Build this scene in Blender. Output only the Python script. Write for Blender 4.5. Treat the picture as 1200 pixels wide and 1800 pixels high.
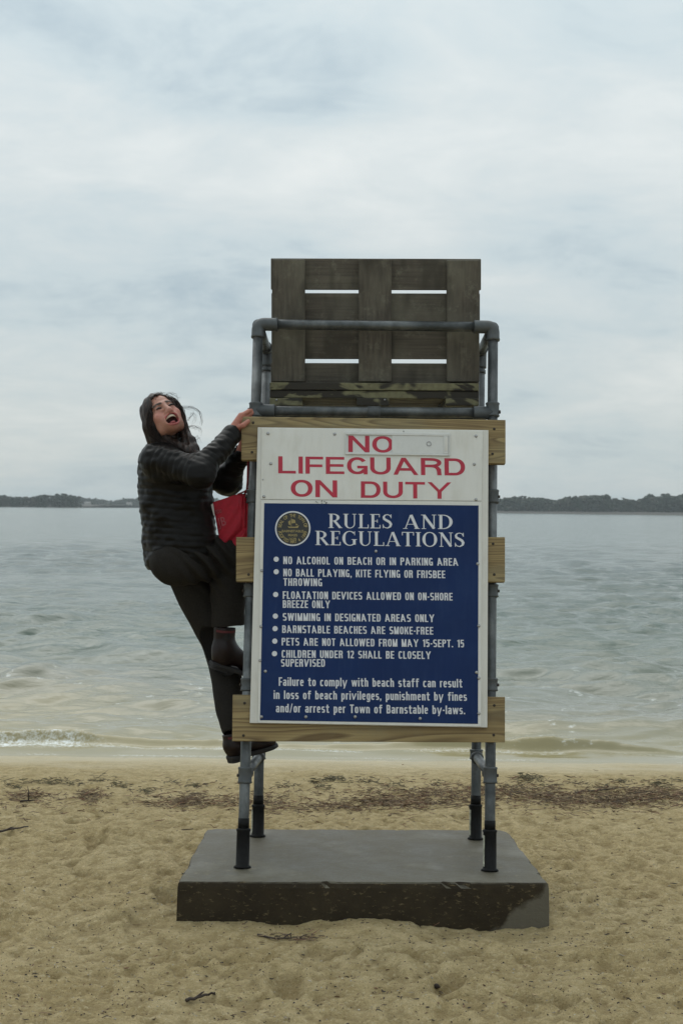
import bpy, math, random
import numpy as np
from mathutils import Vector, Matrix
random.seed(7); np.random.seed(7)
scene = bpy.context.scene
COL = scene.collection
for o in list(bpy.data.objects): bpy.data.objects.remove(o)

# ------------------------------------------------------------------ camera
CAM_H = 1.54; FPX = 2500.0
ROLL = math.radians(0.7); PITCH = 7/2500
RC = Matrix.Rotation(math.pi/2 - PITCH, 3, 'X') @ Matrix.Rotation(ROLL, 3, 'Z')
cam = bpy.data.cameras.new('camera'); camo = bpy.data.objects.new('camera', cam); COL.objects.link(camo)
camo.matrix_world = Matrix.Translation((0, 0, CAM_H)) @ RC.to_4x4()
cam.sensor_fit = 'VERTICAL'; cam.sensor_height = 36; cam.sensor_width = 24; cam.lens = 50
cam.clip_start = 0.1; cam.clip_end = 8000
cam.dof.use_dof = True; cam.dof.focus_distance = 5.6; cam.dof.aperture_fstop = 9
scene.camera = camo

# ------------------------------------------------------------------ world, sun, exposure
SUN_EL, SUN_AZ = math.radians(58), math.radians(-20)      # azimuth measured from +Y towards +X
w = bpy.data.worlds.new('World'); scene.world = w; w.use_nodes = True
nt = w.node_tree; nt.nodes.clear(); N = nt.nodes.new; L = nt.links.new
wo = N('ShaderNodeOutputWorld'); bg = N('ShaderNodeBackground'); bg.inputs[1].default_value = 0.1
L(bg.outputs[0], wo.inputs[0])
sky = N('ShaderNodeTexSky'); sky.sky_type = 'NISHITA'; sky.sun_disc = False
sky.sun_elevation = SUN_EL; sky.sun_rotation = SUN_AZ
tc = N('ShaderNodeTexCoord'); sep = N('ShaderNodeSeparateXYZ'); L(tc.outputs['Generated'], sep.inputs[0])
def wmath(op, a, b=None, clamp=False):
    n = N('ShaderNodeMath'); n.operation = op; n.use_clamp = clamp
    for i, v in enumerate((a, b)):
        if v is None: continue
        if isinstance(v, (int, float)): n.inputs[i].default_value = v
        else: L(v, n.inputs[i])
    return n.outputs[0]
zc = wmath('MAXIMUM', sep.outputs[2], 0.0)
den = wmath('ADD', zc, 0.24)
comb = N('ShaderNodeCombineXYZ'); L(wmath('DIVIDE', sep.outputs[0], den), comb.inputs[0]); L(wmath('DIVIDE', sep.outputs[1], den), comb.inputs[1])
def cloudnoise(scale, detail, rough, dist, off, sx=1, sy=1):
    m = N('ShaderNodeMapping'); L(comb.outputs[0], m.inputs[0]); m.inputs[1].default_value = off; m.inputs[3].default_value = (sx, sy, 1)
    n = N('ShaderNodeTexNoise'); n.inputs['Scale'].default_value = scale; n.inputs['Detail'].default_value = detail
    n.inputs['Roughness'].default_value = rough; n.inputs['Distortion'].default_value = dist
    L(m.outputs[0], n.inputs['Vector']); return n.outputs[0]
n1 = cloudnoise(1.5, 8, 0.55, 0.35, (3.1, 1.7, 0), 0.9, 1.0)
n2 = cloudnoise(4.6, 10, 0.62, 0.5, (7.7, 2.2, 0), 0.75, 1.0)
mixn = wmath('ADD', wmath('MULTIPLY', n1, 0.68), wmath('MULTIPLY', n2, 0.32))
ramp = N('ShaderNodeValToRGB'); L(mixn, ramp.inputs[0])
cr = ramp.color_ramp; cr.elements[0].position = 0.33; cr.elements[0].color = (3.2, 4.1, 4.7, 1)
cr.elements[1].position = 0.66; cr.elements[1].color = (7.0, 7.3, 7.15, 1)
e = cr.elements.new(0.46); e.color = (5.2, 5.95, 6.15, 1)
e = cr.elements.new(0.55); e.color = (6.0, 6.5, 6.5, 1)
# overcast sky: brighter overhead (CIE overcast distribution), one smooth law for the whole dome
lum = wmath('MULTIPLY', wmath('ADD', wmath('MULTIPLY', zc, 1.0), 1.0), 0.86)
vm = N('ShaderNodeVectorMath'); vm.operation = 'SCALE'; L(ramp.outputs[0], vm.inputs[0]); L(lum, vm.inputs['Scale'])
mx = N('ShaderNodeMix'); mx.data_type = 'RGBA'; mx.inputs[0].default_value = 0.93
L(sky.outputs[0], mx.inputs[6]); L(vm.outputs[0], mx.inputs[7]); L(mx.outputs[2], bg.inputs[0])

sun = bpy.data.lights.new('sun', 'SUN'); sun.energy = 1.1; sun.angle = math.radians(55); sun.color = (1, 0.97, 0.92)
so = bpy.data.objects.new('sun', sun); COL.objects.link(so)
sd = Vector((math.sin(SUN_AZ)*math.cos(SUN_EL), math.cos(SUN_AZ)*math.cos(SUN_EL), math.sin(SUN_EL)))
so.rotation_euler = sd.to_track_quat('Z', 'Y').to_euler(); so.location = (0, 0, 30)
scene.view_settings.view_transform = 'Standard'; scene.view_settings.look = 'None'
scene.view_settings.exposure = 0.18; scene.view_settings.gamma = 1; scene.view_settings.use_curve_mapping = False
scene.render.engine = 'CYCLES'
scene.cycles.use_denoising = True
scene.cycles.max_bounces = 6; scene.cycles.volume_bounces = 1

# ------------------------------------------------------------------ placing helpers
def ray(px, py):
    return RC @ Vector(((px-600)/FPX, (900-py)/FPX, -1))
def W(px, py, Y):
    d = ray(px, py); return Vector((0, 0, CAM_H)) + d*(Y/d.y)
def G(px, py, z=0.0):
    d = ray(px, py); return Vector((0, 0, CAM_H)) + d*((z-CAM_H)/d.z)

# ------------------------------------------------------------------ object helpers
WLOC = {}
def tag(o, label=None, cat=None, group=None, kind=None):
    if label: o['label'] = label
    if cat: o['category'] = cat
    if group: o['group'] = group
    if kind: o['kind'] = kind
    return o
def empty(name, loc):
    o = bpy.data.objects.new(name, None); COL.objects.link(o); o.location = loc; o.empty_display_size = .1
    WLOC[o.name] = Vector(loc); return o
def mesh_np(name, V, F, smooth=True):
    V = np.asarray(V, np.float32).reshape(-1, 3)
    me = bpy.data.meshes.new(name)
    if isinstance(F, np.ndarray):
        k = F.shape[1]; flat = F.astype(np.int32).ravel(); tot = np.full(len(F), k, np.int32)
    else:
        tot = np.array([len(f) for f in F], np.int32); flat = np.array([i for f in F for i in f], np.int32)
    me.vertices.add(len(V)); me.vertices.foreach_set('co', V.ravel())
    me.loops.add(len(flat)); me.loops.foreach_set('vertex_index', flat)
    me.polygons.add(len(tot)); st = np.concatenate([[0], np.cumsum(tot)[:-1]]).astype(np.int32)
    me.polygons.foreach_set('loop_start', st); me.polygons.foreach_set('loop_total', tot)
    me.polygons.foreach_set('use_smooth', np.full(len(tot), smooth))
    me.update(calc_edges=True); me.validate(); return me
def obj(name, V, F, mat, parent=None, smooth=True, origin=None, bevel=0, attrs=None, angle=None):
    """V in world coordinates; the object sits at origin (or its parent's)."""
    pw = WLOC[parent.name] if parent else Vector((0, 0, 0))
    og = Vector(origin) if origin is not None else pw
    V = np.asarray([tuple(v) for v in V] if not isinstance(V, np.ndarray) else V, np.float32) - np.array(og, np.float32)
    me = mesh_np(name, V, F, smooth); me.materials.append(mat)
    if attrs:
        for k, a in attrs.items():
            if a.ndim == 1:
                at = me.attributes.new(k, 'FLOAT', 'POINT'); at.data.foreach_set('value', a.astype(np.float32))
            else:
                at = me.attributes.new(k, 'FLOAT_COLOR', 'POINT'); c = np.ones((len(a), 4), np.float32); c[:, :3] = a; at.data.foreach_set('color', c.ravel())
    o = bpy.data.objects.new(name, me); COL.objects.link(o)
    if parent: o.parent = parent
    o.location = og - pw; WLOC[o.name] = og
    if bevel:
        b = o.modifiers.new('bevel', 'BEVEL'); b.width = bevel; b.segments = 2; b.limit_method = 'ANGLE'
    return o
def inst(src, name, loc, parent):
    o = bpy.data.objects.new(name, src.data); COL.objects.link(o); o.parent = parent
    o.location = Vector(loc) - WLOC[parent.name]; o.rotation_euler = src.rotation_euler; WLOC[o.name] = Vector(loc); return o

def slab_box(c4, t):
    """four front corners TL,TR,BR,BL and a thickness vector"""
    t = Vector(t); f = [Vector(c) for c in c4]; b = [c+t for c in f]
    return f+b, [(0, 3, 2, 1), (4, 5, 6, 7), (0, 1, 5, 4), (1, 2, 6, 5), (2, 3, 7, 6), (3, 0, 4, 7)]
def frames(pts):
    P = [Vector(p) for p in pts]; T = []
    for i in range(len(P)):
        a = P[max(0, i-1)]; b = P[min(len(P)-1, i+1)]; T.append((b-a).normalized())
    up = Vector((0, 0, 1)) if abs(T[0].z) < .9 else Vector((1, 0, 0))
    n = T[0].cross(up).normalized(); out = []
    for t in T:
        n = (n - t*n.dot(t)).normalized(); out.append((n, t.cross(n)))
    return P, T, out
def tube(pts, r, n=20, caps=True):
    P, T, fr = frames(pts); R = r if hasattr(r, '__len__') else [r]*len(P)
    V = []; F = []
    for p, (a, b), rr in zip(P, fr, R):
        for k in range(n):
            th = 2*math.pi*k/n; V.append(p + a*(rr*math.cos(th)) + b*(rr*math.sin(th)))
    for i in range(len(P)-1):
        for k in range(n):
            k2 = (k+1) % n; F.append((i*n+k, i*n+k2, (i+1)*n+k2, (i+1)*n+k))
    if caps:
        F.append(tuple(range(n))[::-1]); F.append(tuple((len(P)-1)*n+k for k in range(n)))
    return V, F
def join(*parts):
    V = []; F = []
    for v, f in parts:
        o = len(V); V += [tuple(x) for x in v]; F += [tuple(i+o for i in q) for q in f]
    return V, F

# ------------------------------------------------------------------ noise
def _hash(ix, iy, iz, seed):
    h = (ix.astype(np.int64)*374761393 + iy.astype(np.int64)*668265263 + iz.astype(np.int64)*2147483647 + seed*974711) & 0xffffffff
    h = ((h ^ (h >> 13))*1274126177) & 0xffffffff
    return ((h ^ (h >> 16)) & 0xffff)/65535.0
def vn2(x, y, seed=0):
    x, y = np.broadcast_arrays(x, y)
    ix = np.floor(x); iy = np.floor(y); fx = x-ix; fy = y-iy
    fx = fx*fx*fx*(fx*(fx*6-15)+10); fy = fy*fy*fy*(fy*(fy*6-15)+10); z = np.zeros_like(ix)
    a = _hash(ix, iy, z, seed); b = _hash(ix+1, iy, z, seed); c = _hash(ix, iy+1, z, seed); d = _hash(ix+1, iy+1, z, seed)
    return (a*(1-fx)+b*fx)*(1-fy) + (c*(1-fx)+d*fx)*fy - .5
def fbm2(x, y, oct=4, seed=0, gain=.5):
    s = 0; a = 1; 
    for i in range(oct):
        ca, sa = math.cos(i*1.1), math.sin(i*1.1)
        s = s + a*vn2((x*ca-y*sa)*2**i+17*i, (x*sa+y*ca)*2**i-9*i, seed+i); a *= gain
    return s
def vn3(x, y, z, seed=0):
    x, y, z = np.broadcast_arrays(x, y, z)
    ix = np.floor(x); iy = np.floor(y); iz = np.floor(z); fx = x-ix; fy = y-iy; fz = z-iz
    fx = fx*fx*(3-2*fx); fy = fy*fy*(3-2*fy); fz = fz*fz*(3-2*fz); r = 0
    for dx in (0, 1):
        for dy in (0, 1):
            for dz in (0, 1):
                r = r + _hash(ix+dx, iy+dy, iz+dz, seed)*(fx if dx else 1-fx)*(fy if dy else 1-fy)*(fz if dz else 1-fz)
    return r-.5

# ------------------------------------------------------------------ materials
def new_mat(name):
    m = bpy.data.materials.new(name); m.use_nodes = True; t = m.node_tree
    b = t.nodes['Principled BSDF']; return m, t, b
class NB:
    def __init__(s, t): s.t = t
    def n(s, kind, ins=None, **kw):
        nd = s.t.nodes.new('ShaderNode'+kind)
        for k, v in kw.items(): setattr(nd, k, v)
        for k, v in (ins or {}).items():
            i = nd.inputs[k]
            if hasattr(v, 'links') or hasattr(v, 'is_linked'): s.t.links.new(v, i)
            else: i.default_value = v
        return nd
    def ramp(s, fac, stops):
        r = s.n('ValToRGB', {0: fac}); c = r.color_ramp
        c.elements[0].position = stops[0][0]; c.elements[0].color = (*stops[0][1], 1)
        c.elements[1].position = stops[-1][0]; c.elements[1].color = (*stops[-1][1], 1)
        for p, col in stops[1:-1]: e = c.elements.new(p); e.color = (*col, 1)
        return r.outputs[0]
    def mix(s, f, a, b, mode='MIX'):
        m = s.n('Mix', data_type='RGBA', blend_type=mode)
        for i, v in ((0, f), (6, a), (7, b)):
            if hasattr(v, 'is_linked'): s.t.links.new(v, m.inputs[i])
            else: m.inputs[i].default_value = v if i == 0 else (*v, 1)
        return m.outputs[2]
    def noise(s, vec, scale, detail=4, rough=.55, dist=0):
        nd = s.n('TexNoise', {'Scale': scale, 'Detail': detail, 'Roughness': rough, 'Distortion': dist})
        if vec is not None: s.t.links.new(vec, nd.inputs['Vector'])
        return nd.outputs[0]
    def mapped(s, scale=(1, 1, 1), loc=(0, 0, 0), rot=(0, 0, 0)):
        c = s.n('TexCoord'); m = s.n('Mapping', {0: c.outputs['Object'], 1: loc, 2: rot, 3: scale}); return m.outputs[0]
    def rand(s): return s.n('ObjectInfo').outputs['Random']
    def math(s, op, a, b=0.0, clamp=False):
        return s.n('Math', {0: a, 1: b}, operation=op, use_clamp=clamp).outputs[0]
    def bump(s, h, strength, dist=.01, normal=None):
        ins = {'Height': h, 'Strength': strength, 'Distance': dist}
        if normal is not None: ins['Normal'] = normal
        return s.n('Bump', ins).outputs[0]
def simple(name, c, rough=.6, var=.15, scale=30, bump=.15, metal=0, spec=.5, dirt=None, dirt_amt=.5, dirt_scale=5):
    m, t, b = new_mat(name); k = NB(t); v = k.mapped()
    f = k.noise(v, scale, 5); dark = tuple(x*(1-var) for x in c); lite = tuple(min(1, x*(1+var)) for x in c)
    col = k.ramp(f, [(.3, dark), (.7, lite)])
    if dirt:
        g = k.noise(v, dirt_scale, 6, .65); gm = k.ramp(g, [(.5, (0, 0, 0)), (.72, (dirt_amt,)*3)])
        col = k.mix(gm, col, dirt)
    t.links.new(col, b.inputs['Base Color']); b.inputs['Roughness'].default_value = rough; b.inputs['Metallic'].default_value = metal
    b.inputs['Specular IOR Level'].default_value = spec
    if bump: t.links.new(k.bump(f, bump, .002), b.inputs['Normal'])
    return m

def grime(m, amt, col, scale=(22, 22, 1.6)):
    t = m.node_tree; k = NB(t); b = t.nodes['Principled BSDF']; src = b.inputs['Base Color'].links[0].from_socket
    n = k.noise(k.mapped(scale), 1.4, 6, .7); n2 = k.noise(k.mapped((3, 3, 3)), 2.2, 4)
    f = k.math('MULTIPLY', k.ramp(n, [(.45, (0, 0, 0)), (.75, (amt,)*3)]), k.ramp(n2, [(.35, (.2,)*3), (.65, (1, 1, 1))]))
    t.links.new(k.mix(f, src, col), b.inputs['Base Color'])
    t.links.new(k.math('ADD', k.math('MULTIPLY', n2, .35), b.inputs['Roughness'].default_value-.12), b.inputs['Roughness'])
def mat_pine():
    m, t, b = new_mat('treated_pine'); k = NB(t)
    c = k.n('TexCoord'); r = k.rand()
    off = k.n('CombineXYZ', {0: k.math('MULTIPLY', r, 31.0), 1: k.math('MULTIPLY', r, 7.0), 2: k.math('MULTIPLY', r, 13.0)}).outputs[0]
    p = k.n('VectorMath', {0: c.outputs['Object'], 1: off}, operation='ADD').outputs[0]
    p1 = k.n('Mapping', {0: p, 3: (.55, 6, 6)}).outputs[0]
    rings = k.noise(p1, 1.1, 2, .4, .9)
    wv = k.math('FRACT', k.math('MULTIPLY', rings, 21.0))
    band = k.ramp(wv, [(0, (.33, .25, .11)), (.45, (.27, .195, .08)), (.82, (.085, .048, .015)), (1, (.31, .235, .105))])
    p2 = k.n('Mapping', {0: p, 3: (.25, 30, 30)}).outputs[0]
    lines = k.noise(p2, 2.6, 3, .5, .3)
    band = k.mix(k.ramp(lines, [(.46, (0, 0, 0)), (.60, (.75, .75, .75))]), band, (.15, .095, .035))
    fib = k.noise(k.n('Mapping', {0: p, 3: (3, 90, 90)}).outputs[0], 2, 4)
    col = k.mix(k.math('MULTIPLY', fib, .5), band, (.19, .13, .05))
    blot = k.noise(k.n('Mapping', {0: p, 3: (2.2, 5, 5)}).outputs[0], 1.5, 4)
    col = k.mix(k.ramp(blot, [(.48, (0, 0, 0)), (.75, (.6, .6, .6))]), col, (.21, .195, .115))
    damp = k.noise(k.n('Mapping', {0: p, 3: (1.2, 3, 3), 1: (9, 2, 4)}).outputs[0], 2.2, 3)
    col = k.mix(k.ramp(damp, [(.5, (0, 0, 0)), (.68, (.5, .5, .5))]), col, (.10, .062, .022))
    t.links.new(col, b.inputs['Base Color']); b.inputs['Roughness'].default_value = .62
    t.links.new(k.bump(fib, .25, .002), b.inputs['Normal']); return m
def mat_oldwood(axis, name):
    m, t, b = new_mat(name); k = NB(t); c = k.n('TexCoord'); r = k.rand()
    off = k.n('CombineXYZ', {0: k.math('MULTIPLY', r, 11.0), 1: 0.0, 2: k.math('MULTIPLY', r, 17.0)}).outputs[0]
    p = k.n('VectorMath', {0: c.outputs['Object'], 1: off}, operation='ADD').outputs[0]
    s = (2, 60, 60) if axis == 'x' else (60, 60, 2)
    g = k.noise(k.n('Mapping', {0: p, 3: s}).outputs[0], 1.5, 5, .6)
    col = k.ramp(g, [(.3, (.040, .032, .023)), (.7, (.100, .084, .062))])
    tone = k.math('MULTIPLY', k.noise(p, 3.5, 4), 1.0)
    col = k.mix(k.ramp(tone, [(.42, (0, 0, 0)), (.66, (.75, .75, .75))]), col, (.135, .125, .092))
    lich = k.noise(p, 16, 7, .78)
    col = k.mix(k.ramp(lich, [(.54, (0, 0, 0)), (.7, (.55, .55, .55))]), col, (.205, .20, .145))
    wet = k.noise(k.n('Mapping', {0: p, 3: (4, 4, 1.2)}).outputs[0], 1.7, 3)
    col = k.mix(k.ramp(wet, [(.5, (0, 0, 0)), (.62, (.7, .7, .7))]), col, (.030, .024, .015))
    t.links.new(col, b.inputs['Base Color']); b.inputs['Roughness'].default_value = .7
    t.links.new(k.bump(g, .5, .003), b.inputs['Normal']); return m
def mat_lichen():
    m, t, b = new_mat('lichened_edge'); k = NB(t); c = k.n('TexCoord'); r = k.rand()
    off = k.n('CombineXYZ', {0: k.math('MULTIPLY', r, 23.0), 1: 0.0, 2: 0.0}).outputs[0]
    p = k.n('VectorMath', {0: c.outputs['Object'], 1: off}, operation='ADD').outputs[0]
    a = k.noise(k.n('Mapping', {0: p, 3: (3.5, 8, 8)}).outputs[0], 1.6, 3, .6, .5)
    base = k.ramp(k.noise(p, 40, 4), [(.3, (.11, .10, .055)), (.7, (.19, .18, .095))])
    col = k.mix(k.ramp(a, [(.49, (1, 1, 1)), (.54, (0, 0, 0))]), base, (.022, .018, .011))
    t.links.new(col, b.inputs['Base Color']); b.inputs['Roughness'].default_value = .75
    t.links.new(k.bump(k.noise(p, 60, 4), .4, .003), b.inputs['Normal']); return m
def mat_galv():
    m, t, b = new_mat('galvanised_pipe'); k = NB(t); v = k.mapped()
    f = k.noise(v, 9, 6, .6); f2 = k.noise(v, 60, 3)
    col = k.ramp(f, [(.34, (.040, .046, .048)), (.50, (.082, .090, .093)), (.66, (.15, .16, .162))])
    st = k.noise(k.mapped((14, 14, 1.3)), 2.0, 5, .65)
    col = k.mix(k.ramp(st, [(.52, (0, 0, 0)), (.74, (.7, .7, .7))]), col, (.05, .05, .044))
    rs = k.noise(v, 23, 5, .7); col = k.mix(k.ramp(rs, [(.63, (0, 0, 0)), (.72, (.6, .6, .6))]), col, (.08, .055, .035))
    t.links.new(col, b.inputs['Base Color']); b.inputs['Metallic'].default_value = .5
    t.links.new(k.ramp(f2, [(.3, (.32,)*3), (.7, (.55,)*3)]), b.inputs['Roughness'])
    t.links.new(k.bump(f2, .12, .002), b.inputs['Normal']); return m
def mat_concrete():
    m, t, b = new_mat('wet_concrete'); k = NB(t); c = k.n('TexCoord'); p = c.outputs['Object']
    g = k.n('NewGeometry'); sx = k.n('SeparateXYZ', {0: g.outputs['True Normal']}); po = k.n('SeparateXYZ', {0: p})
    f = k.noise(p, 7, 7, .65); f2 = k.noise(p, 90, 4)
    top = k.ramp(f, [(.3, (.070, .062, .042)), (.7, (.128, .115, .082))])
    top = k.mix(k.ramp(f2, [(.35, (0, 0, 0)), (.75, (.5, .5, .5))]), top, (.06, .056, .045))
    sp = k.noise(p, 3.1, 4, .6)
    top = k.mix(k.ramp(sp, [(.52, (0, 0, 0)), (.66, (.45,)*3)]), top, (.20, .19, .155))
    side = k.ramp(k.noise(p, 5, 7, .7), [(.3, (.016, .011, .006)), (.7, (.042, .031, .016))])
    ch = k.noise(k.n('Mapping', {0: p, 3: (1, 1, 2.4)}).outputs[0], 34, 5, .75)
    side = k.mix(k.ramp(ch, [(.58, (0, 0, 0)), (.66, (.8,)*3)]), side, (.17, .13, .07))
    # dry pale concrete at the lower right corner: edge = x + 1.1*(-z) with noise
    ed = k.math('ADD', k.math('ADD', po.outputs[0], k.math('MULTIPLY', po.outputs[2], -1.1)), k.math('MULTIPLY', k.noise(p, 12, 5), .16))
    side = k.mix(k.ramp(ed, [(.845, (0, 0, 0)), (.875, (.9,)*3)]), side, (.125, .112, .085))
    dust = k.noise(p, 26, 7, .8); top = k.mix(k.ramp(k.math('ADD', dust, k.math('MULTIPLY', k.noise(p, 2.2, 3), .35)), [(.76, (0, 0, 0)), (.90, (.55,)*3)]), top, (.26, .215, .13))
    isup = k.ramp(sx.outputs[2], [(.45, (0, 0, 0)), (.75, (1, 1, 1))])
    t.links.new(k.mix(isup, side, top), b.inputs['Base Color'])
    t.links.new(k.ramp(f, [(.35, (.42,)*3), (.65, (.68,)*3)]), b.inputs['Roughness'])
    b.inputs['Specular IOR Level'].default_value = .22
    bn = k.bump(ch, .5, .006); t.links.new(k.bump(f2, .35, .003, bn), b.inputs['Normal']); return m
def mat_sand():
    m, t, b = new_mat('sand'); k = NB(t); c = k.n('TexCoord'); p = c.outputs['Object']
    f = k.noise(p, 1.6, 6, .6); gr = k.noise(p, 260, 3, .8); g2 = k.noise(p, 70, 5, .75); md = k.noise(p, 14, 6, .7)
    col = k.ramp(f, [(.3, (.57, .44, .22)), (.7, (.69, .555, .31))])
    col = k.mix(k.ramp(md, [(.38, (.8,)*3), (.58, (0, 0, 0))]), col, (.40, .30, .135))  # bump hollows also painted darker: relief shading and damp in the colour
    col = k.mix(k.ramp(gr, [(.54, (0, 0, 0)), (.72, (.8,)*3)]), col, (.15, .105, .048))
    col = k.mix(k.ramp(g2, [(.34, (.8,)*3), (.46, (0, 0, 0))]), col, (.72, .62, .40))
    g3 = k.noise(p, 95, 4, .8); col = k.mix(k.ramp(g3, [(.53, (0, 0, 0)), (.64, (.5,)*3)]), col, (.30, .21, .09))
    sp = k.noise(p, 120, 2, .5); col = k.mix(k.ramp(sp, [(.71, (0, 0, 0)), (.74, (.9,)*3)]), col, (.05, .035, .022))
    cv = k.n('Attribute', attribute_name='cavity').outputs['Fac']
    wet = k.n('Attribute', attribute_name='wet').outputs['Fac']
    col = k.mix(k.math('MULTIPLY', cv, .5), col, (.27, .195, .085))  # pits darkened in the base colour, for relief shading as well as damp
    col = k.mix(k.math('MULTIPLY', wet, .85), col, (.33, .285, .185))
    t.links.new(col, b.inputs['Base Color'])
    t.links.new(k.math('SUBTRACT', .92, k.math('MULTIPLY', wet, .5)), b.inputs['Roughness'])
    b.inputs['Specular IOR Level'].default_value = .3
    dry = k.math('SUBTRACT', 1.0, k.math('MULTIPLY', wet, .93))
    h = k.math('ADD', k.math('MULTIPLY', g2, .55), k.math('MULTIPLY', gr, .25)); h = k.math('ADD', h, k.math('MULTIPLY', md, 2.0))
    t.links.new(k.bump(k.math('MULTIPLY', h, dry), 1.0, .036), b.inputs['Normal']); return m
def mat_water():
    m, t, b = new_mat('water'); k = NB(t); c = k.n('TexCoord'); p = c.outputs['Object']
    sh = k.n('Attribute', attribute_name='shallow').outputs['Fac']; foam = k.n('Attribute', attribute_name='foam').outputs['Fac']
    col = k.ramp(sh, [(0, (.050, .078, .068)), (.45, (.110, .138, .112)), (.8, (.19, .19, .145)), (1, (.26, .225, .12))])
    t.links.new(col, b.inputs['Base Color']); b.inputs['Roughness'].default_value = .12; b.inputs['IOR'].default_value = 1.333
    a = k.noise(k.n('Mapping', {0: p, 3: (1.0, 2.6, 1)}).outputs[0], 1.3, 5, .62, .3)
    bb = k.noise(k.n('Mapping', {0: p, 3: (1.0, 2.0, 1)}).outputs[0], 6.5, 4, .6, .4)
    cc = k.noise(k.n('Mapping', {0: p, 3: (1.0, 2.4, 1)}).outputs[0], .32, 3, .6, .3)
    h = k.math('ADD', k.math('MULTIPLY', a, .060), k.math('MULTIPLY', bb, .0110)); h = k.math('ADD', h, k.math('MULTIPLY', cc, .30))
    calm = k.n('Attribute', attribute_name='rough').outputs['Fac']
    t.links.new(k.bump(k.math('MULTIPLY', h, calm), 1.0, 1.0), b.inputs['Normal'])
    d = k.n('BsdfDiffuse', {'Color': (.72, .74, .72, 1)})
    fn = k.noise(p, 34, 6, .8)
    fm = k.math('MULTIPLY', foam, k.math('ADD', k.math('MULTIPLY', fn, 4.0), -1.45), True)
    fm = k.math('MULTIPLY', k.math('ADD', fm, -.12, True), 2.2, True)
    ms = k.n('MixShader', {0: fm, 1: b.outputs[0], 2: d.outputs[0]})
    t.links.new(ms.outputs[0], t.nodes['Material Output'].inputs[0]); return m
def mat_attr(name, attr='Col', rough=.7, bump=0, scale=100, sss=0, spec=.5, sheen=0):
    m, t, b = new_mat(name); k = NB(t); a = k.n('Attribute', attribute_name=attr)
    n = k.noise(k.mapped(), scale, 4); f = k.math('ADD', k.math('MULTIPLY', n, .5), .75)
    c = k.n('VectorMath', {0: a.outputs['Color'], 'Scale': f}, operation='SCALE').outputs[0]
    t.links.new(c, b.inputs['Base Color']); b.inputs['Roughness'].default_value = rough
    b.inputs['Subsurface Weight'].default_value = sss; b.inputs['Subsurface Scale'].default_value = .006
    b.inputs['Specular IOR Level'].default_value = spec
    if bump: t.links.new(k.bump(n, bump, .002), b.inputs['Normal'])
    return m
PINE = mat_pine(); OLDX = mat_oldwood('x', 'weathered_slat'); OLDZ = mat_oldwood('z', 'weathered_batten'); LICH = mat_lichen(); GALV = mat_galv()
CONC = mat_concrete(); SAND = mat_sand(); WATER = mat_water()
FITT = simple('cast_fitting', (.066, .074, .078), .55, .25, 25, .25, .2, dirt=(.07, .07, .065), dirt_amt=.7, dirt_scale=12)
BLACK = simple('black_tape', (.007, .007, .007), .6, .3, 60, .3, spec=.15)
WHITE = simple('white_board_paint', (.60, .59, .55), .5, .03, 8, .05, dirt=(.50, .48, .43), dirt_amt=.4, dirt_scale=7)
WHITE2 = simple('white_panel_paint', (.64, .635, .60), .45, .03, 8, .03, dirt=(.52, .50, .42), dirt_amt=.35, dirt_scale=6)
SHEET = simple('white_sheet_metal', (.58, .585, .565), .4, .04, 12, .03, dirt=(.42, .41, .37), dirt_amt=.35, dirt_scale=14)
BLUE = simple('blue_print', (.005, .021, .088), .5, .12, 3, .02, spec=.18, dirt=(.014, .038, .115), dirt_amt=.4, dirt_scale=5)
grime(WHITE, .5, (.38, .36, .30)); grime(WHITE2, .45, (.42, .40, .33)); grime(BLUE, .35, (.03, .055, .13))
RED = simple('red_vinyl', (.40, .012, .038), .45, .08, 10, .02)
LET = simple('white_vinyl', (.60, .61, .64), .5, .04, 20, .02)
SCREW = simple('steel_screw', (.30, .30, .30), .35, .3, 80, .1, .7)
NAIL = simple('rusty_nail', (.03, .022, .016), .6, .3, 80, .1, .3)
GOLD = simple('gold_print', (.28, .22, .08), .5, .2, 40, .02)
SEALC = simple('black_seal', (.018, .018, .017), .5, .1, 20, .02)
GLABEL = simple('pale_label', (.42, .42, .33), .6, .3, 60, .1, dirt=(.05, .05, .05), dirt_amt=.8, dirt_scale=70)

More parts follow.
